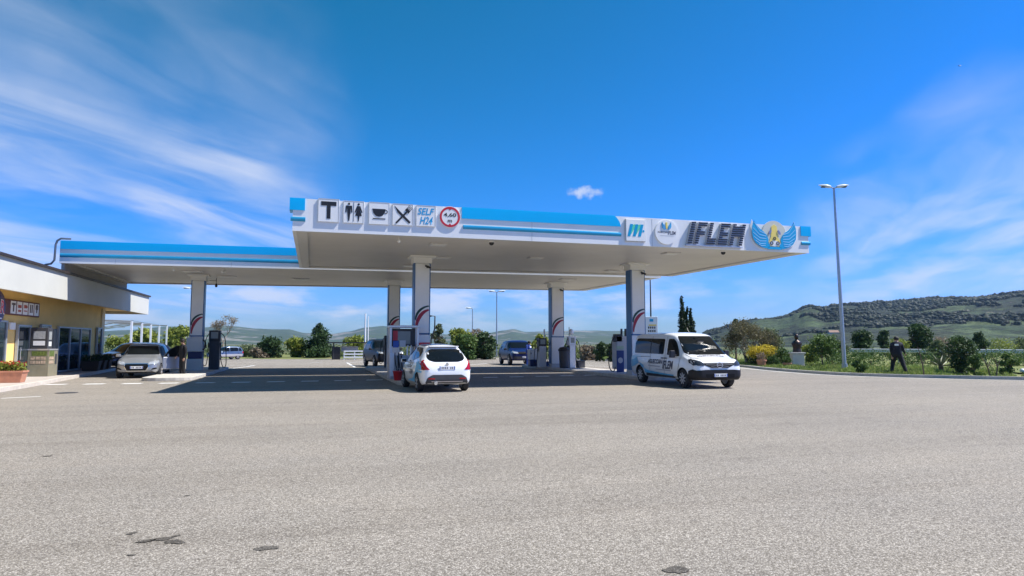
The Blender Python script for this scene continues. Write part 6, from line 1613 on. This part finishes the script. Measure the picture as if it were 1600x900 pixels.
# bust on pedestal
P = at_depth(1246, 573, 41.5); t = thing('bust_on_pedestal', 'dark bronze bust on a pale marble pedestal beside the verge', 'statue', (P.x, P.y, .02), -.45); t.scale = (1.12, 1.12, 1.12)
MAR = mat('pale_marble', (.60, .54, .50), .6, 0, .08, 3); BRZ = mat('dark_bronze', (.05, .035, .03), .4, .6, .15, 10)
mb = MB(); mb.box((0, 0, .38), (.62, .62, .76)); mb.box((0, 0, .80), (.74, .74, .08)); mb.box((0, 0, .05), (.72, .72, .1)); mb.build('pedestal', MAR, t, bevel=.012)
mb = MB(); mb.lathe([(.24, .84), (.22, .92), (.20, 1.08), (.24, 1.25), (.25, 1.38), (.19, 1.46), (.09, 1.52), (.075, 1.56)], 18); mb.lathe([(.06, 1.54), (.10, 1.60), (.115, 1.70), (.105, 1.79), (.06, 1.85), (.01, 1.86)], 16); mb.box((0, -.11, 1.68), (.03, .05, .07)); mb.build('bust', BRZ, t, smooth=60)
for sg in (-1, 1): mb = MB(); mb.lathe([(.02, 1.20), (.10, 1.26), (.11, 1.34), (.06, 1.41), (.01, 1.43)], 12, Matrix.Translation((sg * .17, 0, 0))); mb.build('shoulder', BRZ, t, smooth=60)

vtree(1285, 573, 42, 524, 50, L_MID, 'small broad tree with thin stems left of the tall street lamp', 'small_tree', 'tree', 'round', 3000, .07, 62, .40, .25, 20)
vtree(1352, 560, 62, 519, 46, L_DARK, 'round dark tree beyond the rail right of the tall street lamp', 'round_tree', 'tree', 'round', 3200, .14, 63, .1, .2, 24)
vtree(1384, 560, 70, 517, 26, L_DARK, 'smaller dark tree beyond the rail behind the striding person', 'round_tree', 'tree', 'round', 1900, .14, 64, .1, .2, 16)
vtree(1437, 560, 60, 509, 46, L_PINE, 'pine with broad crown beyond the rail right of the striding person', 'pine_tree', 'tree', 'round', 3800, .13, 65, .12, .3, 26)
vtree(1502, 575, 31, 527, 46, L_DARK, 'dark tangled shrub on the verge in front of the rail', 'tangled_shrub', 'shrub', 'round', 3600, .06, 66, .08, .2, 24)
vtree(1530, 560, 66, 520, 26, L_DARK, 'lone dark tree beyond the rail right of the tangled shrub', 'round_tree', 'tree', 'round', 1900, .14, 67, .1, .2, 14)
vtree(1574, 576, 31, 553, 28, L_MID, 'small green bush on the verge near the right edge', 'small_bush', 'bush', 'round', 1400, .05, 68, .1, .2, 10)
vtree(1522, 576, 30, 556, 26, L_MID, 'low leafy weed clump below the tangled shrub', 'small_bush', 'bush', 'round', 1200, .05, 69, .05, .15, 10)
vtree(1345, 578, 32, 560, 22, L_MID, 'leafy weed clump right of the foot of the tall lamp', 'small_bush', 'bush', 'round', 900, .06, 70, .0, .1, 8)
vtree(1465, 556, 48, 533, 30, L_OLIVE, 'pale scrub beyond the rail left of the agave', 'pale_scrub', 'bush', 'round', 1400, .09, 75, .05, .15, 10)
# dark hedge beyond the verge grass
for i, (u, wp) in enumerate(((1300, 70), (1360, 70), (1425, 60), (1560, 70), (1610, 60), (1110, 60))):
    vtree(u, 560, 43, 549, wp, L_MID, ['low hedge stretch left of the tall lamp foot', 'low hedge stretch right of the tall lamp foot', 'low hedge stretch right behind the striding person', 'low hedge stretch behind the small green bush', 'low hedge stretch at the right picture edge', 'low hedge stretch behind the van bonnet'][i], 'low_hedge', 'hedge', 'box', 1600, .06, 80 + i, .1, .1, 14)
for i, (u, vb, D, vt, wp, m_, lab) in enumerate(((1312, 560, 52, 533, 34, L_OLIVE, 'pale olive bush beyond the rail between the small broad tree and the lamp'), (1405, 558, 58, 530, 40, L_YG, 'light green bush beyond the rail behind the head of the striding person'), (1470, 556, 66, 528, 44, L_TAN, 'dry tan bush beyond the rail above the agave'),
        (1560, 556, 70, 531, 60, L_YG, 'bright low bush beyond the rail near the right edge'), (1598, 556, 75, 528, 40, L_OLIVE, 'olive bush beyond the rail at the right edge'), (1265, 562, 48, 540, 30, L_YG, 'light green bush behind the bust pedestal'))):
    vtree(u, vb, D, vt, wp, m_, lab, 'roadside_bush', 'bush', 'round', 1800, .09, 100 + i, .02, .12, 16)
# agave
P = at_depth(1470, 572, 32); t = thing('agave', 'agave with spiky pale blades left of the tangled shrub', 'agave', (P.x, P.y, .07), 0, VG)
rnd = rn(90); mb = MB()
for k in range(34):
    a = rnd.uniform(0, 6.28); e = rnd.uniform(.1, 1.25); L2 = rnd.uniform(.55, .85); d = Vector((cos(a) * cos(e), sin(a) * cos(e), sin(e))); sd = Vector((-sin(a), cos(a), 0)) * .04; b0 = Vector((0, 0, .35))
    mb.add([b0 - sd * .8, b0 + sd * .8, b0 + d * L2 * .55 + sd, b0 + d * L2 + Vector((0, 0, -.1)), b0 + d * L2 * .55 - sd, b0 + d * L2 * .5 - Vector((0, 0, .03))], [(0, 1, 2, 5), (0, 5, 4), (5, 2, 3), (5, 3, 4)])
mb.build('blades', mat('agave_leaf', (.20, .22, .14), .6, 0, .2, 6), t); mb = MB(); mb.tube([(0, 0, 0), (0, 0, .45)], .1, 8); mb.build('stem', BARK, t)
# thin bent saplings
for i, (u, D, pts, lab) in enumerate(((1444, 29.6, [(0, 0), (-.06, .55), (-.16, 1.0), (-.3, 1.35)], 'thin forked dead sapling right of the striding person'), (1556, 28.8, [(0, 0), (.12, .5), (.02, .8), (-.2, .95)], 'bent bare stem near the right edge'), (1548, 29, [(0, 0), (-.15, .45), (-.3, .75), (-.5, .9)], 'second bent bare stem beside the dark shrub'))):
    P = at_depth(u, 584, D); mb = MB(); mb.tube([(P.x + x, P.y, z) for x, z in pts], [.035, .03, .022, .012], 6); mb.tube([(P.x + pts[1][0], P.y, pts[1][1]), (P.x + pts[1][0] + .22, P.y, pts[1][1] + .38)], [.02, .008], 5)
    tag(mb.build('dead_sapling', BARK, smooth=60), lab, 'sapling', 'dead stems on the verge')
mb = MB(); P = ground_point(1598, 587); mb.lathe([(.02, 0), (.09, .03), (.12, .1), (.08, .18), (.02, .2)], 10, Matrix.Translation((P.x, P.y, .13))); tag(mb.build('stone', WHITE, smooth=70), 'small white painted stone on the kerb at the right edge', 'stone')


# grass on the verge
def inside_forecourt(x, y):
    c_ = False; n = len(OFF16); P_ = [(p[0] + .12, p[1]) for p in OFF16] + [(-60, 78), (-60, -40)]; n = len(P_)
    for i in range(n):
        (x1, y1), (x2, y2) = P_[i], P_[(i + 1) % n]
        if (y1 > y) != (y2 > y) and x < (x2 - x1) * (y - y1) / (y2 - y1) + x1: c_ = not c_
    return c_


def grass(n, seed):
    rnd = rn(seed); vs = []; fs = []; tint = []
    path = KC; seg = [(Vector(path[i]), Vector(path[i + 1])) for i in range(len(path) - 1)]
    seg = [s_ for s_ in seg if 14 < s_[0].y < 66]; Ls = [(b_ - a).length for a, b_ in seg]
    for _ in range(n):
        a, b_ = rnd.choices(seg, Ls)[0]; t = rnd.random(); p = a.lerp(b_, t); tt = (b_ - a).normalized(); nx = Vector((tt.y, -tt.x)); off = .2 + abs(rnd.gauss(0, 1)) * 4.5
        q = p + nx * off
        if inside_forecourt(q.x, q.y): continue
        cl_ = noise.noise(Vector((q.x * .6, q.y * .6, 0))); h = (.07 + .11 * rnd.random() + max(0, cl_) * .32) * min(1, .35 + off * .25)
        if cl_ < -.32 and rnd.random() < .8: continue
        w = .022 + .02 * rnd.random(); ang = rnd.uniform(0, pi); dx, dy = cos(ang) * w, sin(ang) * w; lx, ly = rnd.gauss(0, .3) * h, rnd.gauss(0, .3) * h; k = len(vs)
        vs += [(q.x - dx, q.y - dy, .05), (q.x + dx, q.y + dy, .05), (q.x + lx * .5 + dx * .7, q.y + ly * .5 + dy * .7, .05 + h * .6), (q.x + lx, q.y + ly, .05 + h), (q.x + lx * .5 - dx * .7, q.y + ly * .5 - dy * .7, .05 + h * .6)]
        fs.append((k, k + 1, k + 2, k + 3, k + 4)); tint.append(min(1, max(0, .45 + cl_ * .8 + rnd.gauss(0, .22))))
    me = bpy.data.meshes.new('verge_grass'); me.from_pydata(vs, [], fs); me.materials.append(L_GRASS); at = me.attributes.new('tint', 'FLOAT', 'FACE'); at.data.foreach_set('value', tint)
    o = finish('verge_grass', me); o['kind'] = 'stuff'; return o


grass(42000, 3)
cl = []
rnd = rn(8)
for k in range(170):
    u = rnd.uniform(150, 1130); D = rnd.uniform(70, 100) if u < 800 else rnd.uniform(62, 90); P = at_depth(u, 556, D); cl.append(((P.x, P.y, .2), (rnd.uniform(.8, 2.2), 1.0, rnd.uniform(.4, 1.1))))
o = clump_leaves('roadside_scrub', cl, 26000, .14, L_OLIVE, seed=9, shell=0); o['kind'] = 'stuff'
sheet('ground_strip', [(-60, 77.9), (-20, 75.9), (-9, 72.9), (-2, 67.9), (9, 69.4), (16, 73.9), (21.5, 67.9), (30, 84), (20, 110), (-70, 120)], .012, ground_material('back_verge', 'verge'))

# far buildings and trees dotted at the foot of the hills
for i, (u, v, D, w, h, lab) in enumerate(((1302, 524, 420, 5, 4, 'tiny pale farmhouse at the foot of the mountain left of the tall lamp'),)):
    P = at_depth(u, v, D); t = thing('farmhouse', lab, 'house', (P.x, P.y, max(0, P.z - 2)), -.5); mb = MB(); mb.box((0, 0, 1.6), (w, 6, 4.5)); mb.build('wall', MAR, t)
    mb = MB(); mb.add([(-w / 2 - .4, -3.4, 3.84), (w / 2 + .4, -3.4, 3.84), (w / 2 + .4, 3.4, 3.84), (-w / 2 - .4, 3.4, 3.84), (-w / 2 - .4, 0, 5.3), (w / 2 + .4, 0, 5.3)], [(0, 1, 5, 4), (2, 3, 4, 5), (1, 2, 5), (3, 0, 4), (0, 3, 2, 1)]); mb.build('roof', mat('faded_roof_tiles', (.24, .15, .11), .85, 0, .15), t)
    mb = MB(); mb.box((-2, -3.02, 1.8), (1, .1, 1.2)); mb.build('window', BLACK, t); mb = MB(); mb.box((2, -3.02, 1.8), (1, .1, 1.2)); mb.build('window', BLACK, t)
# bird high in the sky
P = at_depth(1499, 103, 70); t = MB(); t.add([(-.3, 0, .08), (-.12, .06, .12), (0, .04, 0), (.12, .06, .12), (.3, 0, .07), (0, -.04, .0), (0, .16, .01), (0, -.16, 0), (0, 0, -.05)], [(0, 1, 2, 5), (5, 2, 3, 4), (6, 2, 8), (2, 5, 8), (5, 7, 8), (8, 6, 5), (0, 5, 8), (4, 8, 5), (1, 0, 8), (3, 8, 4)])
o = t.build('bird', BLACK); o.location = P; tag(o, 'tiny dark bird flying high at the upper right', 'bird')

# ------------------------------------------------------------------ haze
mb = MB(); mb.box((800, 2600, 72), (11000, 8400, 150)); hz = mb.build('haze', LGREY)
hm = bpy.data.materials.new('haze_air'); hm.use_nodes = True; N = hm.node_tree.nodes; L = hm.node_tree.links; N.remove(N['Principled BSDF'])
pv = N.new('ShaderNodeVolumePrincipled'); pv.inputs['Color'].default_value = (.50, .70, 1, 1); pv.inputs['Density'].default_value = .00009; pv.inputs['Anisotropy'].default_value = .2; L.new(pv.outputs[0], N['Material Output'].inputs['Volume'])
hz.data.materials.clear(); hz.data.materials.append(hm); hz['kind'] = 'stuff'
